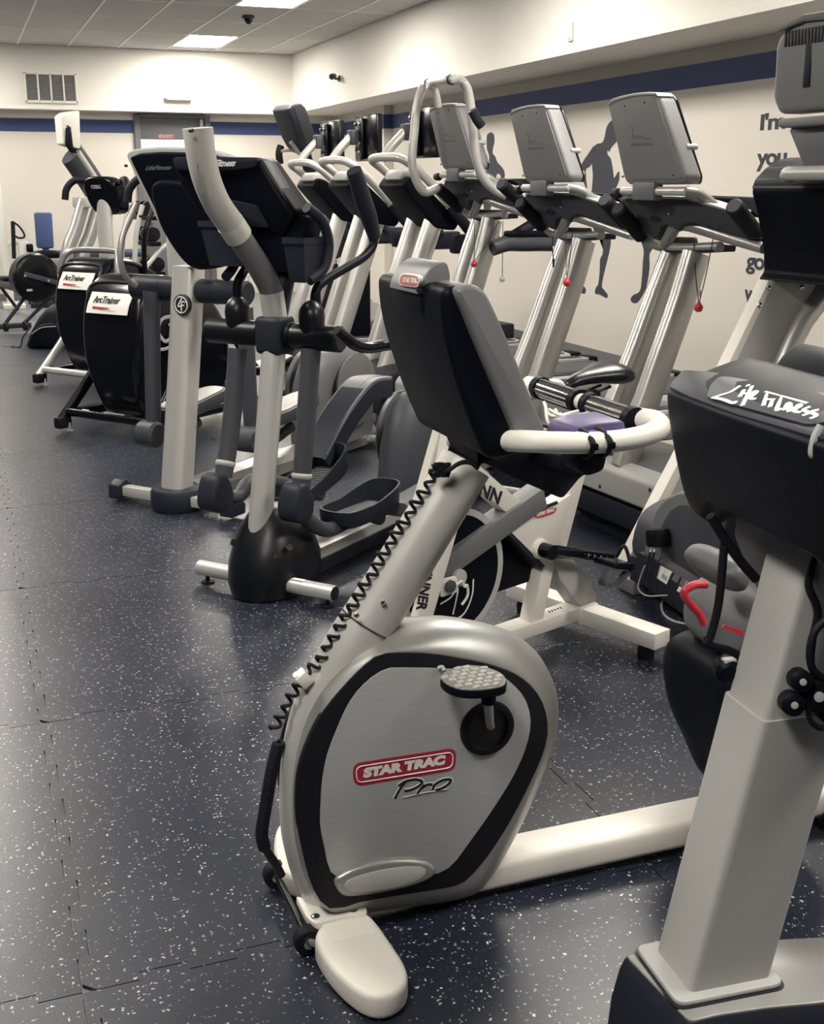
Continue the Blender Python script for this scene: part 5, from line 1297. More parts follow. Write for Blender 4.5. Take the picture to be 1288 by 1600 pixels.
    for zz, rr in ((1.605, 0.012), (1.50, 0.014)):
        MB().cyl((0.16+(1.64-zz)*0.16, -0.185+(1.64-zz)*-0.12, Z(zz)), (0.212+(1.64-zz)*0.16, -0.185+(1.64-zz)*-0.12, Z(zz)), rr, 14).build('pod_button', 'lgrey', pod)
    # pod mount
    MB().cyl((0.145, 0.195, Z(1.435)), (0.145, -0.235, Z(1.435)), 0.018, 18, bev=0.003).build('pivot_tube', 'silver', t)
    MB().box((0.145, 0.02, Z(1.435)), (0.05, 0.15, 0.075), 0.008).build('mount_block', 'grey', t)
    MB().lathe([(-0.025, 0.012), (-0.018, 0.022), (0.018, 0.022), (0.025, 0.012)], (0.135, 0.225, Z(1.425)), (0, 1, 0), 16).build('mount_knob', 'inkb', t)
    MB().tube([(0.15, -0.225, Z(1.435)), (0.20, -0.255, Z(1.42)), (0.30, -0.275, Z(1.35))], 0.022, 14, 4).build('mount_arm', 'shell', t)
    if rails:
        for s in (-1,):
            ra = [T.w(x, y, -0.43) for x, y in ((770, 388), (792, 381), (815, 381), (862, 381))]
            MB().tube([Vector((p.x, s*0.43, p.z)) for p in ra]+[Vector((ra[-1].x+0.25, s*0.42, ra[-1].z-0.02))], 0.042, 18, 3).build('long_handrail', 'dark', t)
            MB().box((ra[1].x+0.15, s*0.43, ra[1].z+0.052), (0.32, 0.06, 0.035), 0.012).build('rail_pad', 'black', t)
            MB().tube([Vector((ra[0].x, s*0.43, ra[0].z)), Vector((0.42, s*0.38, 1.25))], 0.03, 14, 1).build('rail_stay', 'char', t)
    if loop:
        tops = []
        path = []
        (fl, bl), (fr_, br_) = GRIPS[0], GRIPS[1]
        L_ = [T.w(x, y, fl.y) for x, y in ((664, 300), (650, 280), (644, 250), (648, 200), (652, 165), (660, 140), (670, 131))]
        R_ = [T.w(x, y, fr_.y+0.20) for x, y in ((706, 124), (722, 127), (733, 148), (739, 200), (745, 250), (757, 280), (776, 298))]
        MB().tube([fl]+L_+R_+[R_[-1]+Vector((0.05, -0.03, -0.03))], 0.025, 20, 5).build('overhead_rail', 'silver', t)
        for q_ in (L_[-1], R_[0]): MB().tube([q_-Vector((0.0, 0.008, 0)), q_+Vector((0.0, 0.008, 0))], 0.029, 16, 1).build('rail_band', 'dark', t)
        I_ = [T.w(x, y, fl.y-0.16) for x, y in ((686, 168), (682, 148), (676, 136), (668, 133))]
        MB().tube(I_, 0.02, 14, 4).build('inner_rail', 'silver', t)
        ex = [T.w(x, y, fr_.y+0.1) for x, y in ((738, 172), (745, 186), (753, 197))]
        MB().tube(ex, 0.026, 14, 2).build('rail_grip', 'char', t)
    return T, t
GRIPS = []
Tc, tc3 = premotion(4.35, 'grey treadmill with the largest upright screen pod, right of the wall runner with bent elbow')
Tb, tb2 = premotion(5.32, 'grey treadmill with screen pod in the middle of the three, between the two wall runners', 0.012)
Ta, ta1 = premotion(6.42, 'grey treadmill with screen pod under a tall silver overhead handrail loop', 0.085, loop=True, rails=True)
pull_key('safety_key', Tc, [Tc.r(1084, 372, 0.30), Tc.r(1116, 366, 0.30)], Tc.r(1092, 480, 0.26), 'red pull key on a looped cord under the largest screen treadmill')
pull_key('safety_key', Tb, [Tb.r(884, 362, 0.20), Tb.r(895, 362, 0.20)], Tb.r(886, 441, 0.13), 'red pull key on a short cord in front of the middle treadmill column')
pull_key('safety_key', Ta, [Ta.r(742, 345, 0.22), Ta.r(782, 340, 0.24)], Ta.r(741, 412, 0.12), 'red pull key hanging before the pale column of the looped treadmill')
pull_key('safety_key', Ta, [Ta.r(786, 345, 0.75)], Ta.r(785, 436, 0.75), 'pale pull key on a thin cord against the white wall', 'lgrey')
q_ = [Tb.r(x, y, 0.15) for x, y in ((864, 370), (864, 388), (865, 414))]
hk = thing('cord_end', Frame(*(Tb.o+Tb.R*q_[2].x+Tb.W*q_[2].y).to_2d(), 5, q_[2].z), 'black cord end with white band hanging at the middle treadmill column', 'cord')
MB().tube([p-q_[2] for p in q_], 0.003, 6, 2).build('cord', 'inkb', hk)
MB().cyl((0, 0, 0.075), (0, 0, 0.09), 0.006, 10).build('band', 'ink', hk)
MB().cyl((0, 0, -0.01), (0, 0, 0.03), 0.006, 10).build('tip', 'char', hk)

# loop-handled treadmills farther back, each with a small screen on a bracket
def loop_treadmill(x0, y0, label, yaw=5):
    T = Frame(x0, y0, yaw)
    t = thing('treadmill', T, label, 'treadmill', 'loop handled treadmills at the back')
    treadmill_base(t, T, hood='char', bumper=False)
    for s in (-1, 1):
        MB().tube([(0.10, s*0.13, 0.22), (0.20, s*0.13, 0.49), (0.34, s*0.13, 0.88), (0.48, s*0.13, 1.26)], 0.058, 22, 3, flat=(0.8, 1.15), up=(1, 0, 0.4)).build('column', 'silver2', t)
    MB().prism(rp2([(0.22, 1.46), (0.27, 1.52), (0.34, 1.50), (0.64, 1.24), (0.60, 1.18), (0.46, 1.20)], 0.02), -0.19, 0.19, RZ, 0.015, 3).build('console', 'black', t)
    MB().prism(sm2([(0.24, 1.50), (0.28, 1.56), (0.36, 1.53), (0.34, 1.46)], 3), -0.13, 0.13, RZ, 0.02, 3).build('fan_hood', 'lgrey', t)
    lp_ = [(0.60, 0.25, 1.27), (0.44, 0.25, 1.43), (0.30, 0.25, 1.555), (0.21, 0.235, 1.615), (0.185, 0.16, 1.63), (0.18, 0.0, 1.635), (0.185, -0.16, 1.63), (0.21, -0.235, 1.615), (0.30, -0.25, 1.555), (0.44, -0.25, 1.43), (0.60, -0.25, 1.27)]
    MB().tube(lp_, 0.027, 18, 5).build('loop_handle', 'silver', t)
    for s in (-1, 1):
        MB().tube([(0.72, s*0.25, 1.13), (0.53, s*0.25, 1.34)], 0.036, 16, 1).build('handle_grip', 'char', t)
        MB().box((0.70, s*0.27, 1.10), (0.34, 0.08, 0.12), 0.02).build('handrail', 'char', t)
    MB().tube([(0.19, 0.04, 1.62), (0.25, 0.03, 1.70), (0.34, 0.02, 1.79)], 0.030, 16, 3).build('screen_post', 'silver', t)
    MB().box((0.36, 0.02, 1.79), (0.07, 0.09, 0.10), 0.01).build('bracket_block', 'dark', t)
    b = MB().box((0.395, -0.01, 1.78), (0.022, 0.12, 0.28), 0.004).build('bracket_plate', 'gloss', t)
    for v, z in ((0.03, 1.88), (-0.04, 1.88), (0.03, 1.83), (-0.04, 1.75), (0.03, 1.71), (-0.04, 1.69)):
        MB().lathe([(0, 0.013), (0.008, 0.013), (0.012, 0.007)], (0.383, v, z), (-1, 0, 0), 12).build('bracket_bolt', 'chrome', b)
    MB().box((0.435, -0.08, 1.785), (0.045, 0.38, 0.31), 0.008).build('screen', 'gloss', t)
    return t
loop_treadmill(2.385, 7.32, 'loop handled treadmill nearest the treadmill with the overhead handrail')
loop_treadmill(2.32, 8.25, 'loop handled treadmill whose bracket screen stands clear against the blue stripe')
loop_treadmill(2.32, 9.12, 'loop handled treadmill farthest back, its screen before the corner')

# treadmill cut by the right edge: flat leaning uprights at both sides, dark shroud across
T4 = Frame(2.25, 3.30, 5)
t4 = thing('treadmill', T4, 'pale treadmill with bolted flat column and dark shroud, at the right edge', 'treadmill')
treadmill_base(t4, T4, bumper=False, hood='dark', hw=0.30)
pn = T4.W2([(1192, 437), (1268, 437), (1191, 589), (1140, 690), (1040, 860), (980, 884), (1070, 690), (1124, 578)], 0.385)
ed = T4.W2([(1186, 437), (1196, 437), (1129, 578), (1073, 690), (984, 878), (966, 873), (1061, 690), (1118, 578)], 0.395)
tb_ = [T4.w(x, y, 0.36) for x, y in ((1312, 430), (1252, 500), (1209, 592), (1165, 680), (1100, 800))]
for s in (1, -1):
    w0, w1 = (0.345, 0.395) if s > 0 else (-0.395, -0.345)
    up_ = MB().prism(rp2(pn, 0.01), w0, w1, RZ, 0.004).build('column_panel', 'lgrey', t4)
    MB().prism(ed, w0-0.004, w1+0.004, RZ, 0.003).build('column_edge', 'cream', t4)
    for (x, y) in ((1200, 450), (1252, 449), (1186, 477)):
        p = T4.w(x, y, 0.345); MB().lathe([(0, 0.011), (0.006, 0.011), (0.010, 0.006)], (p.x, w0, p.z), (0, -1, 0), 12).build('column_bolt', 'chrome', up_)
    MB().tube([Vector((p.x, s*0.36, p.z)) for p in tb_], 0.050, 22, 3).build('column', 'silver2', t4)
sh_ = T4.W2([(1178, 300), (1181, 286), (1196, 266), (1216, 252), (1236, 246), (1262, 256), (1300, 275), (1330, 330), (1345, 436), (1268, 437), (1188, 437), (1197, 424), (1196, 390), (1186, 330)], 0.40)
MB().prism(rp2(sh_, 0.012), -0.41, 0.41, RZ, 0.018, 4).build('console_shroud', 'black', t4)
cp4 = T4.W2([(1178, 296), (1184, 280), (1200, 263), (1222, 249), (1240, 246), (1225, 258), (1200, 275)], 0.40)
MB().prism(rp2(cp4, 0.008), -0.412, 0.412, RZ, 0.012, 4).build('shroud_crown', 'satin', t4)
f0 = T4.w(1216, 273, 0.22)
MB().tube([(f0.x+0.03, 0.20, f0.z-0.01), (f0.x-0.02, 0.15, f0.z+0.002), (f0.x-0.03, 0.08, f0.z+0.003), (f0.x-0.03, -0.35, f0.z+0.003)], 0.024, 18, 4).build('front_tube', 'silver', t4)
C4 = f0.x
def px4(pts, r): return T4.R2(pts, r)
tr_ = px4([(1220, 205), (1226, 199), (1330, 196), (1330, 262), (1262, 264), (1248, 256), (1236, 235)], C4+0.02)
wv = [u for u, v in tr_]; wc4 = max(wv)-0.32
MB().prism(rp2([(max(wv)-0.04, tr_[0][1]), (max(wv)-0.05, tr_[1][1]), (max(wv)-0.53, tr_[1][1]), (max(wv)-0.54, tr_[0][1]), (max(wv)-0.47, tr_[4][1]), (max(wv)-0.13, tr_[4][1])], 0.01), C4+0.02, C4+0.22, WZ, 0.012).build('screen_base', 'grey', t4)
zl = tr_[1][1]
MB().box((C4+0.10, wc4, zl+0.012), (0.26, 0.57, 0.03), 0.010).build('base_lip', 'pod', t4)
MB().box((C4+0.10, wc4, zl+0.07), (0.06, 0.16, 0.10), 0.008).build('screen_neck', 'char', t4)
tv4 = px4([(1222, 48), (1228, 36), (1250, 29), (1290, 23), (1300, 178), (1232, 176), (1218, 165), (1214, 150)], C4)
w_l, zb4, zt4 = max(u for u, v in tv4)+0.05, tv4[5][1], tv4[3][1]
tvp = [(w_l, zb4+0.05), (w_l-0.004, zt4-0.07), (w_l-0.03, zt4-0.03), (w_l-0.15, zt4), (w_l-0.36, zt4), (w_l-0.48, zt4-0.03), (w_l-0.51, zt4-0.07), (w_l-0.514, zb4+0.05), (w_l-0.48, zb4), (w_l-0.035, zb4)]
wv0 = 0
pod4 = MB().prism(rp2(tvp, 0.02), C4+0.02, C4+0.13, lambda u, v, tt: (tt+(1.8-v)*0.05, u, v), 0.022, 3).build('screen_pod', 'pod', t4)
gr = MB()
for k in range(26): gr.box((C4+0.014, w_l-0.06-k*0.0155, zt4-0.055), (0.010, 0.008, 0.05), 0.001)
g_ = gr.build('pod_louvres', 'inkb', pod4, False); g_['kind'] = 'stuff'
MB().box((C4+0.018, w_l-0.17, (zb4+zt4)/2), (0.008, 0.03, 0.14), 0.003).build('pod_emboss', 'char', pod4)
MB().prism([(w_l-0.015, zt4-0.03), (w_l-0.035, zt4-0.015), (w_l-0.15, zt4+0.012), (w_l-0.36, zt4+0.012), (w_l-0.48, zt4-0.012), (w_l-0.48, zt4-0.03), (w_l-0.15, zt4-0.01)], C4+0.008, C4+0.13, lambda u, v, tt: (tt+(1.8-v)*0.05, u, v), 0.004).build('pod_brow', 'grey', pod4)
# its front cover: tall rounded lid with a lower sill carrying sockets and labels
R4 = -0.045
cv = px4([(1004, 866), (1012, 828), (1024, 796), (1038, 778), (1062, 767), (1120, 772), (1190, 800), (1210, 900), (1160, 970), (1120, 955), (1060, 905)], R4)
MB().prism(rp2(cv, 0.02), R4, R4+0.30, WZ, 0.03, 4).build('motor_cover', 'grey', t4)
cv2 = px4([(1028, 850), (1034, 820), (1046, 798), (1062, 788), (1120, 800), (1190, 840), (1200, 940), (1150, 940), (1048, 876)], R4-0.004)
MB().prism(rp2(cv2, 0.02), R4-0.006, R4+0.03, WZ, 0.008).build('cover_face', 'dark', t4)
sill = px4([(998, 862), (1018, 872), (1110, 945), (1160, 985), (1150, 1015), (1100, 985), (1020, 925), (984, 893)], R4-0.01)
sl4 = MB().prism(rp2(sill, 0.008), R4-0.012, R4+0.10, WZ, 0.008).build('socket_sill', 'char', t4)
def sock(pts, m, nm, d=0.002):
    return MB().prism(px4(pts, R4-0.013), R4-0.012-d, R4-0.008, WZ).build(nm, m, sl4, False)
sock([(1032, 884), (1050, 894), (1042, 913), (1027, 903)], 'ink', 'label_plate'); sock([(1036, 896), (1044, 901), (1042, 908), (1034, 902)], 'lgrey', 'label_print', 0.003)
sock([(1054, 897), (1063, 902), (1059, 911), (1050, 906)], 'grey', 'socket'); sock([(1066, 903), (1076, 909), (1072, 919), (1062, 913)], 'grey', 'socket')
sock([(1051, 911), (1060, 916), (1055, 924), (1047, 919)], 'inkb', 'socket'); sock([(1062, 916), (1067, 919), (1063, 926), (1058, 923)], 'ink', 'socket')
lettering(MB(), 'CE', T4.r(1071, 912, R4-0.0145), T4.r(1078, 915.5, R4-0.0145), T4.r(1072.5, 907.5, R4-0.0145), 0.0008).build('mark', 'ink', sl4, False)
# ribbed power adapter stuck on the cover, with its two leads
pa = thing('power_adapter', Frame(*(T4.o+T4.R*(R4-0.012)+T4.W*T4.r(1040, 838, R4).y).to_2d(), 5, T4.r(1040, 838, R4).z), 'black ribbed power adapter on the grey front cover beside the cream strip', 'adapter')
MB().box((-0.022, -0.005, 0), (0.045, 0.085, 0.062), 0.006, Matrix.Rotation(-0.25, 3, 'X')).build('body', 'black', pa)
for k in range(9):
    MB().box((-0.046, -0.005+(k-4)*0.0085, -(k-4)*0.002), (0.004, 0.0035, 0.05), 0.001, Matrix.Rotation(-0.25, 3, 'X')).build('rib', 'rubber', pa)
def pl(x, y, r=R4-0.04): p = T4.r(x, y, r); return T4.o+T4.R*p.x+T4.W*p.y+Vector((0, 0, p.z))-Vector(pa.location)
Rinv = Matrix.Rotation(-T4.th, 3, 'Z')
pv = lambda x, y, r=R4-0.04: Rinv @ pl(x, y, r)
for x in (1020, 1026):
    MB().tube([pv(x, 851), pv(x-2, 858), pv(x-3, 862)], 0.0045, 10, 1).build('plug', 'ink', pa)
    MB().tube([pv(x-3, 862), pv(x-8, 880), pv(x-13, 905)], 0.0042, 10, 3).build('plug_sleeve', 'inkb', pa)
MB().tube([pv(1008, 884), pv(1001, 902), pv(998, 920), pv(1012, 931), pv(1043, 930)], 0.0028, 8, 5).build('lead', 'lgrey', pa)
MB().tube([pv(1034, 870), pv(1026, 885), pv(1024, 905), pv(1027, 926)], 0.0022, 8, 5).build('lead', 'char', pa)
# ------------------------------------------------------------------ two black arc trainers
def arc_trainer(fr, label, label_gap, dr=0.0):
    t = thing('arc_trainer', fr, label, 'arc trainer', 'black arc trainers')
    o = [(0.0, 0.42), (0.012, 0.62), (0.05, 0.80), (0.12, 0.90), (0.22, 0.945), (0.40, 0.93), (0.62, 0.84), (0.80, 0.66), (0.88, 0.42), (0.86, 0.20), (0.74, 0.09), (0.30, 0.08), (0.12, 0.10), (0.05, 0.22)]
    tp = lambda v: 0.66+0.34*min(1, max(0, (v-0.12)/0.5))**0.8
    MB().prism(sm2(o, 4), -0.24, 0.24, lambda u, v, tt: (u, tt*tp(v), v), 0.055, 5).build('drive_shroud', 'gloss', t, angle=60)
    MB().tube([(0.07, -0.215, 0.83), (0.10, -0.20, 0.885), (0.12, -0.12, 0.905), (0.12, 0.12, 0.905), (0.10, 0.20, 0.885), (0.07, 0.215, 0.83)], 0.008, 8, 4).build('shroud_seam', 'inkb', t)
    # label on the rounded front, following the curve
    pr_ = smooth_open([(-0.002, 0.0, 0.60), (0.004, 0.0, 0.68), (0.035, 0.0, 0.775), (0.06, 0.0, 0.815), (0.10, 0.0, 0.885)], 6)
    z0, z1 = 0.72, 0.85
    sec = [p for p in pr_ if z0 <= p.z <= z1]
    lv = MB(); n = len(sec)
    for k, p in enumerate(sec):
        wd = 0.165
        lv.v += [(p.x-0.012, -wd, p.z), (p.x-0.012, wd, p.z), (p.x-0.004, -wd, p.z), (p.x-0.004, wd, p.z)]
    for k in range(n-1): a = k*4; lv.f += [(a, a+1, a+5, a+4), (a+2, a+6, a+7, a+3), (a, a+4, a+6, a+2), (a+1, a+3, a+7, a+5)]
    lv.f += [(0, 2, 3, 1), ((n-1)*4, (n-1)*4+1, (n-1)*4+3, (n-1)*4+2)]
    lb_ = lv.build('front_label', 'ink', t, True)
    a, b = sec[0], sec[-1]
    q = lambda w, k: Vector((a.x+(b.x-a.x)*k-0.021, w, a.z+(b.z-a.z)*k))
    lettering(MB(), 'ArcTrainer', q(0.125, 0.50), q(-0.09, 0.50), q(0.125, 0.84), 0.002, bold=0.02, shear=0.2).build('label_text', 'inkb', lb_, False)
    s1_, s2_ = MB(), MB()
    s1_.add([q(0.115, 0.34), q(0.115, 0.22), q(-0.02, 0.26), q(-0.02, 0.30)], [(0, 1, 2, 3)]); s1_.build('label_swoosh', 'red', lb_, False)
    s2_.add([q(0.06, 0.215), q(0.06, 0.19), q(-0.075, 0.14), q(-0.075, 0.155)], [(0, 1, 2, 3)]); s2_.build('label_line', 'inkb', lb_, False)
    # swirl mark on the near flank
    sw_ = MB(); yv = -0.2385
    stroke(sw_, [(0.36, yv, 0.66), (0.30, yv, 0.70), (0.22, yv, 0.69), (0.19, yv, 0.62), (0.24, yv, 0.56), (0.30, yv, 0.58)], 0.022, (0, -1, 0), 0.002)
    stroke(sw_, [(0.28, yv, 0.66), (0.335, yv, 0.60), (0.32, yv, 0.54), (0.24, yv, 0.515), (0.17, yv, 0.52)], 0.020, (0, -1, 0), 0.002)
    sw_.build('swirl_mark', 'lgrey', t, False)
    # A-shaped floor frame
    MB().cyl((-0.02, -0.36, 0.115), (-0.02, 0.36, 0.115), 0.026, 18).build('foot_bar', 'gloss' if label_gap else 'silver', t)
    for s in (-1, 1):
        MB().tube([(0.34, s*0.30, 0.52), (0.14, s*0.34, 0.28), (-0.06, s*0.37, 0.07)], 0.032, 14, 3, flat=(0.7, 1.1)).build('frame_leg', 'silver' if not label_gap else 'gloss', t)
        MB().box((-0.055, s*0.37, 0.055), (0.10, 0.06, 0.07), 0.012).build('frame_cap', 'rubber', t)
        MB().lathe([(0, 0.022), (0.006, 0.022), (0.01, 0.008), (0.05, 0.008)], (-0.03, s*0.34, 0), (0, 0, 1), 14).build('leveling_foot', 'lgrey', t)
        MB().tube([(0.02, s*0.33, 0.11), (0.7, s*0.31, 0.10), (1.55, s*0.28, 0.08)], 0.03, 14, 3).build('floor_rail', 'gloss', t)
        MB().tube([(0.85, s*0.26, 0.52), (1.05, s*0.27, 0.30), (1.28, s*0.27, 0.24)], 0.026, 12, 3).build('pedal_link', 'gloss', t)
        pd_ = MB().prism(sm2([(1.02, -0.085), (1.02, 0.085), (1.32, 0.085), (1.40, 0.04), (1.40, -0.04), (1.32, -0.085)], 3), 0.26, 0.31, lambda u, v, tt: (u, s*0.27+v, tt+(u-1.02)*0.1), 0.008).build('pedal', 'gloss', t)
        MB().prism(sm2([(1.04, -0.07), (1.04, 0.07), (1.32, 0.07), (1.38, 0.03), (1.38, -0.03), (1.32, -0.07)], 3), 0.309, 0.314, lambda u, v, tt: (u, s*0.27+v, tt+(u-1.02)*0.1), 0.001).build('pedal_top', 'lgrey', pd_)
    MB().box((-0.022, 0.20, 0.142), (0.012, 0.05, 0.004)).build('bar_tag', 'ink', t)
    MB().box((-0.022, -0.04, 0.142), (0.012, 0.16, 0.004)).build('bar_label', 'lgrey', t)
    # handle hoop, post and console
    if not label_gap: MB().tube([(0.14, 0.26, 0.70), (0.14, 0.27, 0.86), (0.17, 0.23, 0.97), (0.22, 0.14, 1.0), (0.24, -0.20, 1.0), (0.2, -0.27, 0.97), (0.16, -0.30, 0.86), (0.16, -0.29, 0.72)], 0.023, 16, 4).build('handle_hoop', 'shell', t)
    MB().tube([(0.36+dr, 0.0, 0.85), (0.36+dr, 0.0, 1.2), (0.38+dr, 0.0, 1.36)], 0.055, 16, 2, flat=(1.3, 0.7)).build('console_post', 'silver', t)
    co = sm2([(-0.165, 1.42), (-0.145, 1.49), (-0.07, 1.525), (0.07, 1.525), (0.145, 1.49), (0.165, 1.42), (0.145, 1.32), (0.09, 1.26), (-0.09, 1.26), (-0.145, 1.32)], 3)
    MB().prism(co, 0.28+dr, 0.42+dr, lambda u, v, tt: (tt+(1.57-v)*0.3, u, v), 0.03, 4).build('console', 'gloss', t)
    lettering(MB(), 'CYBEX', (0.303+dr, 0.05, 1.440), (0.303+dr, -0.05, 1.440), (0.292+dr, 0.05, 1.466), 0.002, bold=0.04).build('console_text', 'lgrey', t, False)
    for s in (-1, 1):
        MB().tube([(0.40+dr, s*0.17, 1.50), (0.34+dr, s*0.26, 1.50), (0.30+dr, s*0.31, 1.44), (0.29+dr, s*0.325, 1.36)], 0.026, 14, 4).build('side_grip', 'rubber', t)
        if s < 0: MB().tube([(0.50, s*0.24, 0.75), (0.46, s*0.30, 1.1), (0.56, s*0.33, 1.35), (0.62, s*0.30, 1.55)], 0.020, 12, 4).build('moving_arm', 'gloss', t)
    return t
A1 = Frame(0.76, 7.16, 38)
a1 = arc_trainer(A1, 'glossy black arc trainer with white front label, nearer of the two', True, 0.28)
A2 = Frame(0.74, 9.02, 38)
a2 = arc_trainer(A2, 'black arc trainer with silver feet, farther one beside the backpack', False)
# ------------------------------------------------------------------ small things on the machines
def loose(name, fr, c, label, cat, group=None):
    t = thing(name, Frame(*(fr.o+fr.R*c.x+fr.W*c.y).to_2d(), math.degrees(fr.th), c.z), label, cat, group)
    return t, (lambda p: Vector(p)-c)
# coiled cord down the boom
c0 = B.w(560, 900, -0.0)
cc_, L_ = bike, (lambda p: Vector(p))
def boom_front(x, y): return B.w(x, y, -0.035)
up_px = [(700, 735), (676, 775), (650, 815), (628, 848), (600, 895), (578, 930), (556, 965), (535, 1000), (512, 1040), (490, 1062), (472, 1090), (455, 1120), (440, 1150)]
lo_px = [(436, 1160), (428, 1190), (422, 1220), (417, 1250), (412, 1280), (409, 1305), (414, 1325)]
def coil(px_, turns, rad, wire, w_):
    base = smooth_open([B.w(x, y, w_) for x, y in px_], 8)
    ln = [0]
    for i in range(1, len(base)): ln.append(ln[-1]+(base[i]-base[i-1]).length)
    out = []; N = turns*9
    for k in range(N+1):
        s = ln[-1]*k/N; i = 1
        while i < len(ln)-1 and ln[i] < s: i += 1
        p = base[i-1].lerp(base[i], (s-ln[i-1])/(ln[i]-ln[i-1]+1e-9)); t = (base[i]-base[i-1]).normalized()
        a_ = Vector((0, 1, 0)); b_ = t.cross(a_).normalized(); a_ = b_.cross(t)
        th = 2*math.pi*k/9
        jr = 1.0 if rad < 0.0100 else 0.85+0.35*math.sin(k*0.037*9)*math.sin(k*0.11)
        out.append(L_(p+(a_*math.cos(th)+b_*math.sin(th))*rad*jr))
    return MB().tube(out, wire, 6, 1)
off = [(x-13, y-8) for x, y in up_px]
coil(off, 26, 0.0105, 0.0036, -0.02).build('coiled_cord', 'rubber', cc_, label='black coiled cord strung down the boom')
coil(lo_px, 46, 0.0095, 0.0040, 0.0).build('coiled_cord', 'rubber', cc_, label='tightly coiled lower end of the cord')
tg_ = []
for k in range(40):
    a = k*0.9; tg_.append(L_(B.w(686+10*math.sin(a*1.3)+k*0.2, 734+9*math.cos(a), -0.06)))
MB().tube(tg_, 0.004, 6, 2).build('cord_tangle', 'rubber', cc_)
MB().tube([L_(B.w(x, y, -0.07)) for x, y in ((694, 738), (704, 733), (714, 726), (726, 722), (738, 724), (747, 732))], 0.0046, 8, 4).build('cord_lead', 'rubber', cc_)
MB().tube([L_(B.w(x, y, 0.0)) for x, y in ((414, 1325), (424, 1340), (432, 1352), (440, 1368))], 0.009, 10, 3).build('cord_plug', 'satin', cc_)
ck = B.w(474, 1060, -0.02)
cl = MB().box(ck, (0.026, 0.03, 0.030), 0.004, Matrix.Rotation(-0.7, 3, 'Y')).build('adhesive_clip', 'cream', bike, label='small cream adhesive clip')
MB().box(ck+Vector((-0.012, 0, 0.006)), (0.012, 0.02, 0.014), 0.004, Matrix.Rotation(-0.7, 3, 'Y')).build('latch', 'ink', cl)
# sticker patch on the boom
p = B.w(583, 922, -0.058)
# purple holder strapped inside the near handlebar
pc = Vector((0.468, -0.175, 1.045))
ph, L3 = loose('purple_case', B, pc, 'purple plastic case strapped to the white handlebar with black straps', 'case')
MB().prism(rp2([(-0.045, -0.03), (-0.034, -0.004), (0.0, 0.002), (0.062, 0.004), (0.068, -0.022), (0.0, -0.032)], 0.008), -0.05, 0.05, RZ, 0.012, 3).build('body', 'purple', ph)
MB().tube([(-0.036, -0.053, -0.010), (-0.03, -0.054, -0.014), (0.0, -0.055, -0.012), (0.05, -0.053, -0.018)], 0.005, 8, 3).build('rib', mat('pale_purple', (0.16, 0.13, 0.30), 0.4), ph)
MB().box((0.03, -0.051, -0.018), (0.05, 0.004, 0.010), 0.002).build('tab', 'ink', ph)
for u in (-0.022, 0.012):
    MB().tube([(u-0.004, -0.052, -0.005), (u-0.002, -0.066, -0.008), (u, -0.0895, -0.024), (u+0.003, -0.075, -0.05), (u+0.003, -0.05, -0.055)], 0.0045, 8, 4, flat=(1.6, 0.6)).build('strap', 'rubber', ph)
    MB().box((u+0.004, -0.089, -0.030), (0.012, 0.008, 0.012), 0.002).build('buckle', 'black', ph)
MB().prism(rp2([(-0.03, -0.03), (0.04, -0.03), (0.03, -0.088), (-0.005, -0.096), (-0.028, -0.08)], 0.012), -0.045, 0.02, RZ, 0.012).build('pouch', 'rubber', ph)
# white leads behind the console
wc_ = Vector((0.44, 0.0, 1.0))
wl_, L4 = bike, (lambda p: Vector(p))
for k, (a, m_, b_) in enumerate((((850, 628), (862, 650), (905, 642)), ((852, 632), (858, 662), (882, 672)), ((868, 640), (876, 655), (896, 668)), ((858, 640), (880, 650), (920, 646)), ((846, 668), (862, 676), (878, 682)))):
    MB().tube([L4(B.w(a[0], a[1], 0.03-0.02*k)), L4(B.w(m_[0], m_[1], -0.02*k)), L4(B.w(b_[0], b_[1], -0.03-0.02*k))], 0.0034, 8, 5).build('white_lead', 'ink', wl_)
for k in range(4):
    MB().tube([L4(B.w(874+k*4, 646+k*2, -0.02)), L4(B.w(880+k*3, 656+k*2, -0.03)), L4(B.w(878+k*4, 668+k*2, -0.03))], 0.0045, 8, 3).build('lead_connector', 'ink', wl_)
MB().tube([L4(B.w(x, y, -0.10)) for x, y in ((800, 708), (806, 690), (822, 672), (846, 664), (866, 672), (880, 680))], 0.004, 8, 5).build('black_lead', 'inkb', wl_)
# power cords on the floor behind the spin bike
pcd = thing('floor_cable', Frame(2.9, 4.0, 0), 'thin black power cord lying on the dark floor in front of the treadmills', 'cord')
fz = Frame(2.9, 4.0, 0)
MB().tube([fz.z(x, y, 0.005) for x, y in ((915, 806), (930, 822), (950, 832), (975, 842), (985, 860), (978, 880))], 0.005, 8, 5).build('lead', 'rubber', pcd)
pc2 = thing('floor_cable', Frame(2.6, 3.3, 0), 'pale looped power cord on the floor below the front cover labels', 'cord')
fz2 = Frame(2.6, 3.3, 0)
MB().tube([fz2.z(x, y, 0.005) for x, y in ((1038, 934), (1034, 948), (1040, 962), (1058, 972), (1085, 975), (1110, 970))], 0.0045, 8, 5).build('lead', 'lgrey', pc2)

# ------------------------------------------------------------------ the far end of the room
FB = Frame(0.45, 11.7, 0)
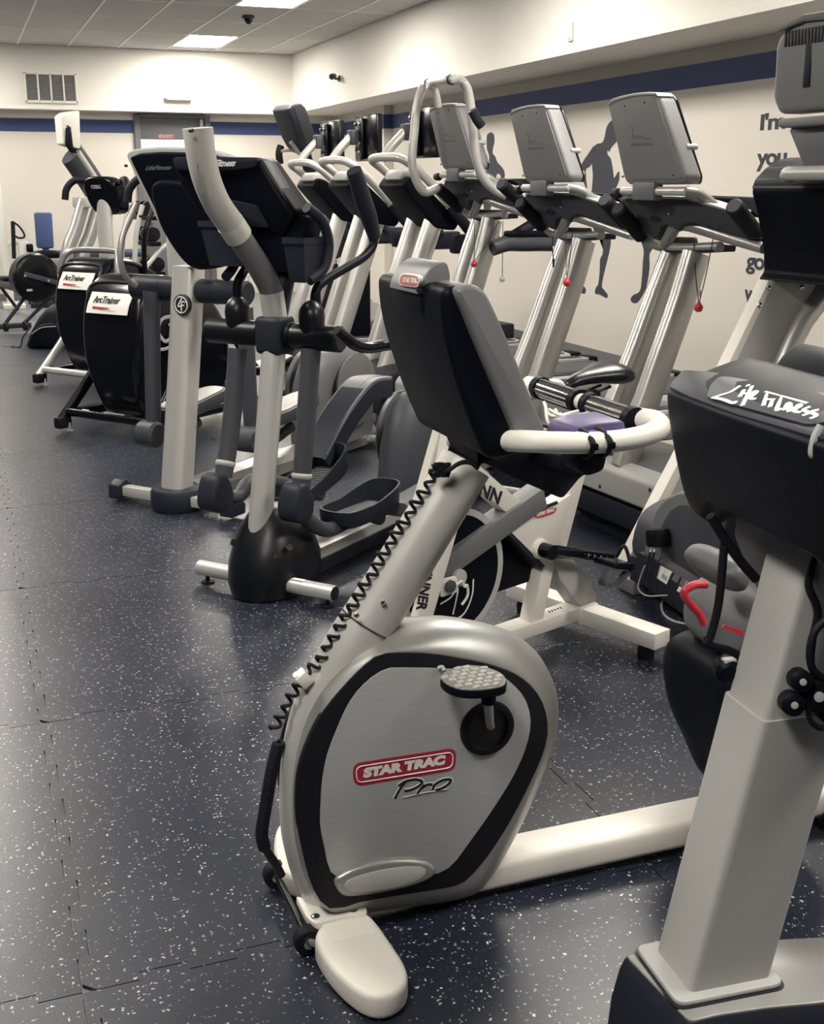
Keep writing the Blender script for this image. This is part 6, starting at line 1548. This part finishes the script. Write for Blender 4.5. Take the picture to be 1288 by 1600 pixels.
# rowing machine seen from the front: round black fan cage on legs
RW_ = Frame(0.62, 13.1, 12)
rw = thing('rowing_machine', RW_, 'black rowing machine with round fan cage at the far left', 'rowing machine')
fcn = RW_.w(54, 434, 0)
ax_ = Vector((-0.45, 1, 0)).normalized()
Rr = 0.255
MB().lathe([(-0.07, Rr*0.3), (-0.075, Rr*0.85), (-0.055, Rr), (0.055, Rr), (0.075, Rr*0.85), (0.07, Rr*0.3)], (fcn.x, 0, fcn.z), (-0.12, 1, 0), 40).build('fan_cage', 'gloss', rw)
MB().box((fcn.x, -0.082, fcn.z+0.01), (0.50, 0.012, 0.05), 0.004, Matrix.Rotation(0.30, 3, 'Y')).build('cage_bar', 'dark', rw)
MB().box((fcn.x-0.09, -0.084, fcn.z-0.12), (0.07, 0.008, 0.024), 0.002).build('cage_label', 'lgrey', rw)
for s in (-1, 1): MB().lathe([(0, 0.012), (0.006, 0.012), (0.01, 0.004)], (fcn.x+s*0.12, -0.086, fcn.z-s*0.03), (0, -1, 0), 10).build('cage_screw', 'lgrey', rw)
ft = RW_.w(22, 508, 0)
MB().tube([(fcn.x-0.12, 0.0, fcn.z-0.20), (RW_.w(8, 500, 0).x, 0, 0.08)], 0.02, 12, 1).build('front_leg', 'char', rw)
MB().tube([(fcn.x+0.20, 0.0, fcn.z-0.17), (RW_.w(34, 506, 0).x, 0, 0.05)], 0.02, 12, 1).build('front_leg', 'char', rw)
MB().box((ft.x, 0, 0.05), (0.34, 0.10, 0.05), 0.01).build('foot_bar', 'char', rw)
for s in (-1, 1): MB().lathe([(-0.02, 0.02), (-0.015, 0.045), (0.015, 0.045), (0.02, 0.02)], (ft.x+s*0.10, -0.05, 0.046), (1, 0.2, 0), 20).build('caster', 'rubber', rw)
MB().box((fcn.x+0.10, 1.05, 0.36), (0.07, 1.95, 0.10), 0.01).build('slide_rail', 'dark', rw)
MB().box((fcn.x+0.10, 1.2, 0.45), (0.32, 0.26, 0.05), 0.02).build('seat', 'black', rw)
for s in (-1, 1): MB().tube([(fcn.x+0.10, 1.95, 0.33), (fcn.x+0.10+s*0.2, 1.97, 0.02)], 0.02, 12, 1).build('rear_leg', 'char', rw)
# backpack
_bq = Frame(0, 0, 0).z(78, 545, 0)
BP = Frame(_bq.x+0.05, _bq.y+0.2, -20)
bp = thing('backpack', BP, 'black backpack slumped on the floor beside the farther arc trainer', 'backpack')
bo = sm2([(-0.20, 0.0), (-0.21, 0.08), (-0.15, 0.20), (-0.06, 0.32), (0.05, 0.40), (0.16, 0.40), (0.22, 0.28), (0.24, 0.10), (0.22, 0.0)], 4)
rg = []
for w_, k in ((-0.19, 0.55), (-0.175, 0.75), (-0.13, 0.92), (-0.05, 1.0), (0.05, 1.0), (0.13, 0.92), (0.175, 0.75), (0.19, 0.55)):
    rg.append([(0.02+(u-0.02)*k, w_, max(0.0, v*(0.55+0.45*k))) for u, v in bo])
MB().rings(rg).build('body', 'rubber', bp, angle=70)
pk = MB().prism(sm2([(-0.14, 0.02), (-0.14, 0.12), (-0.05, 0.22), (0.10, 0.24), (0.15, 0.12), (0.15, 0.02)], 3), -0.235, -0.15, RZ, 0.03, 3).build('pocket', 'black', bp)
MB().tube([(-0.13, -0.236, 0.14), (-0.03, -0.238, 0.20), (0.10, -0.236, 0.21)], 0.004, 6, 3).build('zip', 'lgrey', pk)
MB().tube([(0.06, 0.0, 0.40), (0.02, 0.0, 0.45), (0.12, 0.0, 0.47), (0.14, 0.0, 0.40)], 0.010, 8, 4).build('handle_loop', 'rubber', bp)
MB().tube([(-0.16, -0.12, 0.20), (-0.24, -0.14, 0.10), (-0.27, -0.15, 0.012), (-0.36, -0.12, 0.008)], 0.012, 8, 4, flat=(1.6, 0.5)).build('shoulder_strap', 'rubber', bp)
# white cable machine frame cut by the left edge
CM = Frame(0.47, 15.6, 0)
cm_ = thing('cable_machine', CM, 'white steel cable machine frame cut by the left edge', 'gym machine')
cu_ = CM.w(7, 400, 0); cb_ = CM.w(38, 400, 0)
MB().box((cu_.x, 0, 0.86), (0.09, 0.07, 1.72), 0.006, Matrix.Rotation(-0.03, 3, 'Y')).build('upright', 'white', cm_)
MB().box((cu_.x+0.06, 0, 0.03), (0.26, 0.50, 0.06), 0.008).build('base_plate', 'white', cm_)
MB().box(((cu_.x+cb_.x)/2, 0, CM.w(30, 380, 0).z), (cb_.x-cu_.x+0.06, 0.05, 0.05), 0.006).build('cross_arm', 'white', cm_)
z1_, z2_ = CM.w(36, 377, 0).z, CM.w(36, 425, 0).z
MB().box((cb_.x, 0, (z1_+z2_)/2), (0.12, 0.09, z1_-z2_), 0.008).build('stub_post', 'white', cm_)
MB().cyl((cb_.x+0.03, -0.05, z1_-0.08), (cb_.x+0.11, -0.05, z1_-0.08), 0.05, 18, bev=0.01).build('roller_pad', 'black', cm_)
for k in range(9): MB().box((cu_.x-0.2, 0.02, 0.10+k*0.055), (0.18, 0.14, 0.05), 0.004).build('weight_plate', 'black', cm_)
MB().box((cu_.x-0.2, 0.02, 0.86), (0.05, 0.05, 1.72), 0.004).build('guide_post', 'white', cm_)
MB().tube([CM.w(x, y, -0.05) for x, y in ((20, 346), (21, 375), (22, 404))], 0.026, 10, 2).build('strap', 'rubber', cm_)
MB().tube([CM.w(x, y, -0.06) for x, y in ((18, 346), (28, 352), (36, 362), (38, 370), (30, 372), (22, 368))], 0.012, 8, 4).build('handle_loop', 'rubber', cm_)
# blue bench
BN = Frame(1.22, 15.75, 0)
bn = thing('weight_bench', BN, 'blue vinyl bench with upright back against the back wall', 'bench')
bq = [BN.w(x, y, 0) for x, y in ((53, 334), (56, 332), (78, 332), (81, 334), (84, 385), (82, 388), (60, 388), (57, 385))]
MB().prism([(p.x, p.z) for p in bq], -0.045, 0.045, RZ, 0.02, 3).build('backrest', 'blue', bn)
bm_ = (bq[0].x+bq[3].x)/2; bz_ = bq[5].z
MB().box((bm_, -0.20, bz_-0.06), (0.26, 0.42, 0.08), 0.03, segs=3).build('seat', 'black', bn)
MB().box((bm_, 0.0, (bz_+0.04)/2), (0.08, 0.08, bz_-0.04), 0.006).build('post', 'char', bn)
MB().box((bm_, 0.02, 0.04), (0.09, 0.62, 0.08), 0.008).build('base_beam', 'char', bn)
for v in (-0.26, 0.28): MB().box((bm_, v, 0.035), (0.5, 0.08, 0.07), 0.008).build('cross_foot', 'char', bn)
# dark bench behind it
B2 = Frame(1.55, 16.42, 0)
b2 = thing('weight_bench', B2, 'low dark bench running along the back wall beneath the blue backrest', 'bench')
MB().box((0.0, 0.0, 0.60), (1.55, 0.32, 0.09), 0.03, segs=3).build('pad', mat('navy_vinyl', (0.03, 0.04, 0.08), 0.5), b2)
for u in (-0.6, 0.6):
    MB().box((u, 0, 0.30), (0.07, 0.07, 0.54), 0.006).build('leg', 'white', b2); MB().box((u, 0, 0.025), (0.08, 0.40, 0.05), 0.006).build('foot', 'white', b2)
MB().box((0, 0, 0.40), (1.2, 0.06, 0.06), 0.006).build('stretcher', 'white', b2)
# silver strength machine with leaning legs and a tilted screen arm, behind the arc trainers
SM = Frame(1.45, 12.4, 38)
sm_ = thing('strength_machine', SM, 'silver machine with leaning legs and white screen on a bent arm, far left', 'gym machine')
def at(x, y, w=0.0): return SM.w(x, y, w)
for pts, w_ in ((((132, 312), (118, 360), (102, 410)), 0.0), (((152, 330), (140, 370), (127, 412)), 0.0)):
    q_ = [at(x, y, w_) for x, y in pts]; e_ = Vector((q_[-1].x-0.03, 0, 0.08))
    MB().tube(q_+[e_], 0.07, 16, 2, flat=(0.8, 1)).build('leg', 'shell', sm_)
    MB().box(Vector((e_.x, 0, 0.05)), (0.18, 0.18, 0.10), 0.01).build('foot', 'char', sm_)
MB().box(at(130, 316), (0.10, 0.20, 0.10), 0.01).build('leg_head', 'silver', sm_)
MB().tube([at(x, y) for x, y in ((156, 308), (142, 284), (126, 260), (112, 240))], 0.14, 14, 2, flat=(0.6, 1.0)).build('screen_arm', 'dark', sm_)
MB().tube([at(x, y, -0.06) for x, y in ((158, 300), (148, 280), (132, 256), (120, 238))], 0.04, 12, 2).build('arm_rib', 'silver', sm_)
tvq = rp2([(p.x, p.z) for p in (at(90, 182), at(97, 176), at(119, 173), at(121, 234), at(108, 230), at(94, 226))], 0.02)
MB().prism(tvq, -0.05, 0.05, RZ, 0.015).build('screen', 'white', sm_)
MB().prism(rp2([(p.x, p.z) for p in (at(97, 200), at(102, 198), at(106, 230), at(112, 240), at(104, 238), at(96, 226))], 0.01), -0.075, -0.045, RZ, 0.006).build('screen_hinge', 'black', sm_)
for k in range(3): MB().box(at(106, 197+k*4, -0.052), (0.03, 0.006, 0.012), 0.002).build('button', 'char', sm_)
# dark upright machine with a tilted screen by the corner
CMx = Frame(3.0, 11.6, 20)
cz = thing('strength_machine', CMx, 'dark machine with tall tilted grey screen head before the back corner', 'gym machine')
hd = [CMx.w(x, y, 0) for x, y in ((437, 172), (443, 164), (458, 162), (466, 170), (486, 228), (478, 236), (462, 232), (452, 214))]
MB().prism(rp2([(p.x, p.z) for p in hd], 0.02), -0.14, 0.14, RZ, 0.03, 3).build('screen_head', 'dark', cz)
hf = [CMx.w(x, y, -0.14) for x, y in ((449, 170), (460, 168), (480, 226), (470, 232))]
MB().prism(rp2([(p.x, p.z) for p in hf], 0.01), -0.146, -0.13, RZ, 0.004).build('head_face', 'char', cz)
MB().tube([CMx.w(x, y, 0) for x, y in ((474, 230), (482, 260), (494, 300), (505, 350), (515, 420))]+[Vector((0.45, 0, 0.10))], 0.06, 14, 3).build('mast', 'char', cz)
MB().box((0.45, 0, 0.05), (0.7, 0.6, 0.10), 0.02).build('base', 'char', cz)
MB().tube([CMx.w(x, y, 0.1) for x, y in ((438, 256), (436, 240), (439, 228))], 0.035, 12, 3).build('grip', 'rubber', cz)
MB().tube([CMx.w(x, y, 0.05) for x, y in ((440, 236), (456, 235), (470, 240))], 0.015, 10, 2).build('grip_bar', 'silver', cz)
MB().tube([CMx.w(x, y, -0.05) for x, y in ((454, 222), (462, 232), (468, 240))], 0.02, 10, 2).build('lever', 'lgrey', cz)
# dark cabinet-like machine side with lettering between the treadmill columns
DK = Frame(3.1, 10.95, 5)
dk = thing('treadmill', DK, 'black treadmill with pale lettering seen between the pale columns at the back', 'treadmill')
q_ = DK.R2([(470, 330), (560, 330), (560, 480), (470, 480)], 0)
zz0, zz1 = 0.12, 1.15
MB().box((0.12, (q_[0][0]+q_[1][0])/2, (zz0+zz1)/2), (0.24, 0.85, zz1-zz0), 0.04, segs=3).build('front_cover', 'black', dk)
MB().box((0.9, (q_[0][0]+q_[1][0])/2, 0.10), (1.7, 0.8, 0.18), 0.02).build('deck', 'char', dk)
lettering(MB(), 'ast', DK.r(508, 413, -0.003), DK.r(534, 413, -0.003), DK.r(508, 402, -0.003), 0.002, bold=0.03, shear=0.2).build('lettering', 'ink', dk, False)
yc = (q_[0][0]+q_[1][0])/2
for s in (-1, 1):
    MB().tube([(0.2, yc+s*0.36, 1.1), (0.3, yc+s*0.37, 1.2), (1.0, yc+s*0.37, 1.18)], 0.03, 12, 3).build('handrail', 'char', dk)
    MB().box((0.9, yc+s*0.34, 0.005), (1.6, 0.06, 0.012)).build('foot_rail', 'rubber', dk)
# white exercise ball glimpsed behind the console
# weights bench clutter behind the second trainer: black rack with plates
RK = Frame(2.15, 14.7, 10)
rk = thing('weight_rack', RK, 'black and silver weight rack glimpsed behind the wide console', 'rack')
for s in (-1, 1):
    MB().tube([(-0.35, s*0.25, 0.04), (-0.25, s*0.25, 0.9), (-0.15, s*0.25, 1.25)], 0.03, 12, 2).build('rack_post', 'silver', rk)
    MB().box((0.0, s*0.25, 0.035), (0.9, 0.07, 0.07), 0.006).build('rack_foot', 'char', rk)
for z in (0.45, 0.80, 1.10):
    MB().box((0.05-z*0.1, 0, z), (0.12, 0.62, 0.05), 0.006).build('shelf', 'black', rk)
    for k in range(3): MB().lathe([(-0.03, 0.05), (-0.028, 0.085), (0.028, 0.085), (0.03, 0.05)], (0.05-z*0.1, -0.2+k*0.2, z+0.11), (0, 1, 0), 18).build('weight_plate', 'gloss', rk)
MB().tube([(-0.3, -0.25, 0.35), (0.05, -0.25, 0.75), (0.4, -0.25, 0.95)], 0.028, 12, 2).build('brace', 'silver', rk)
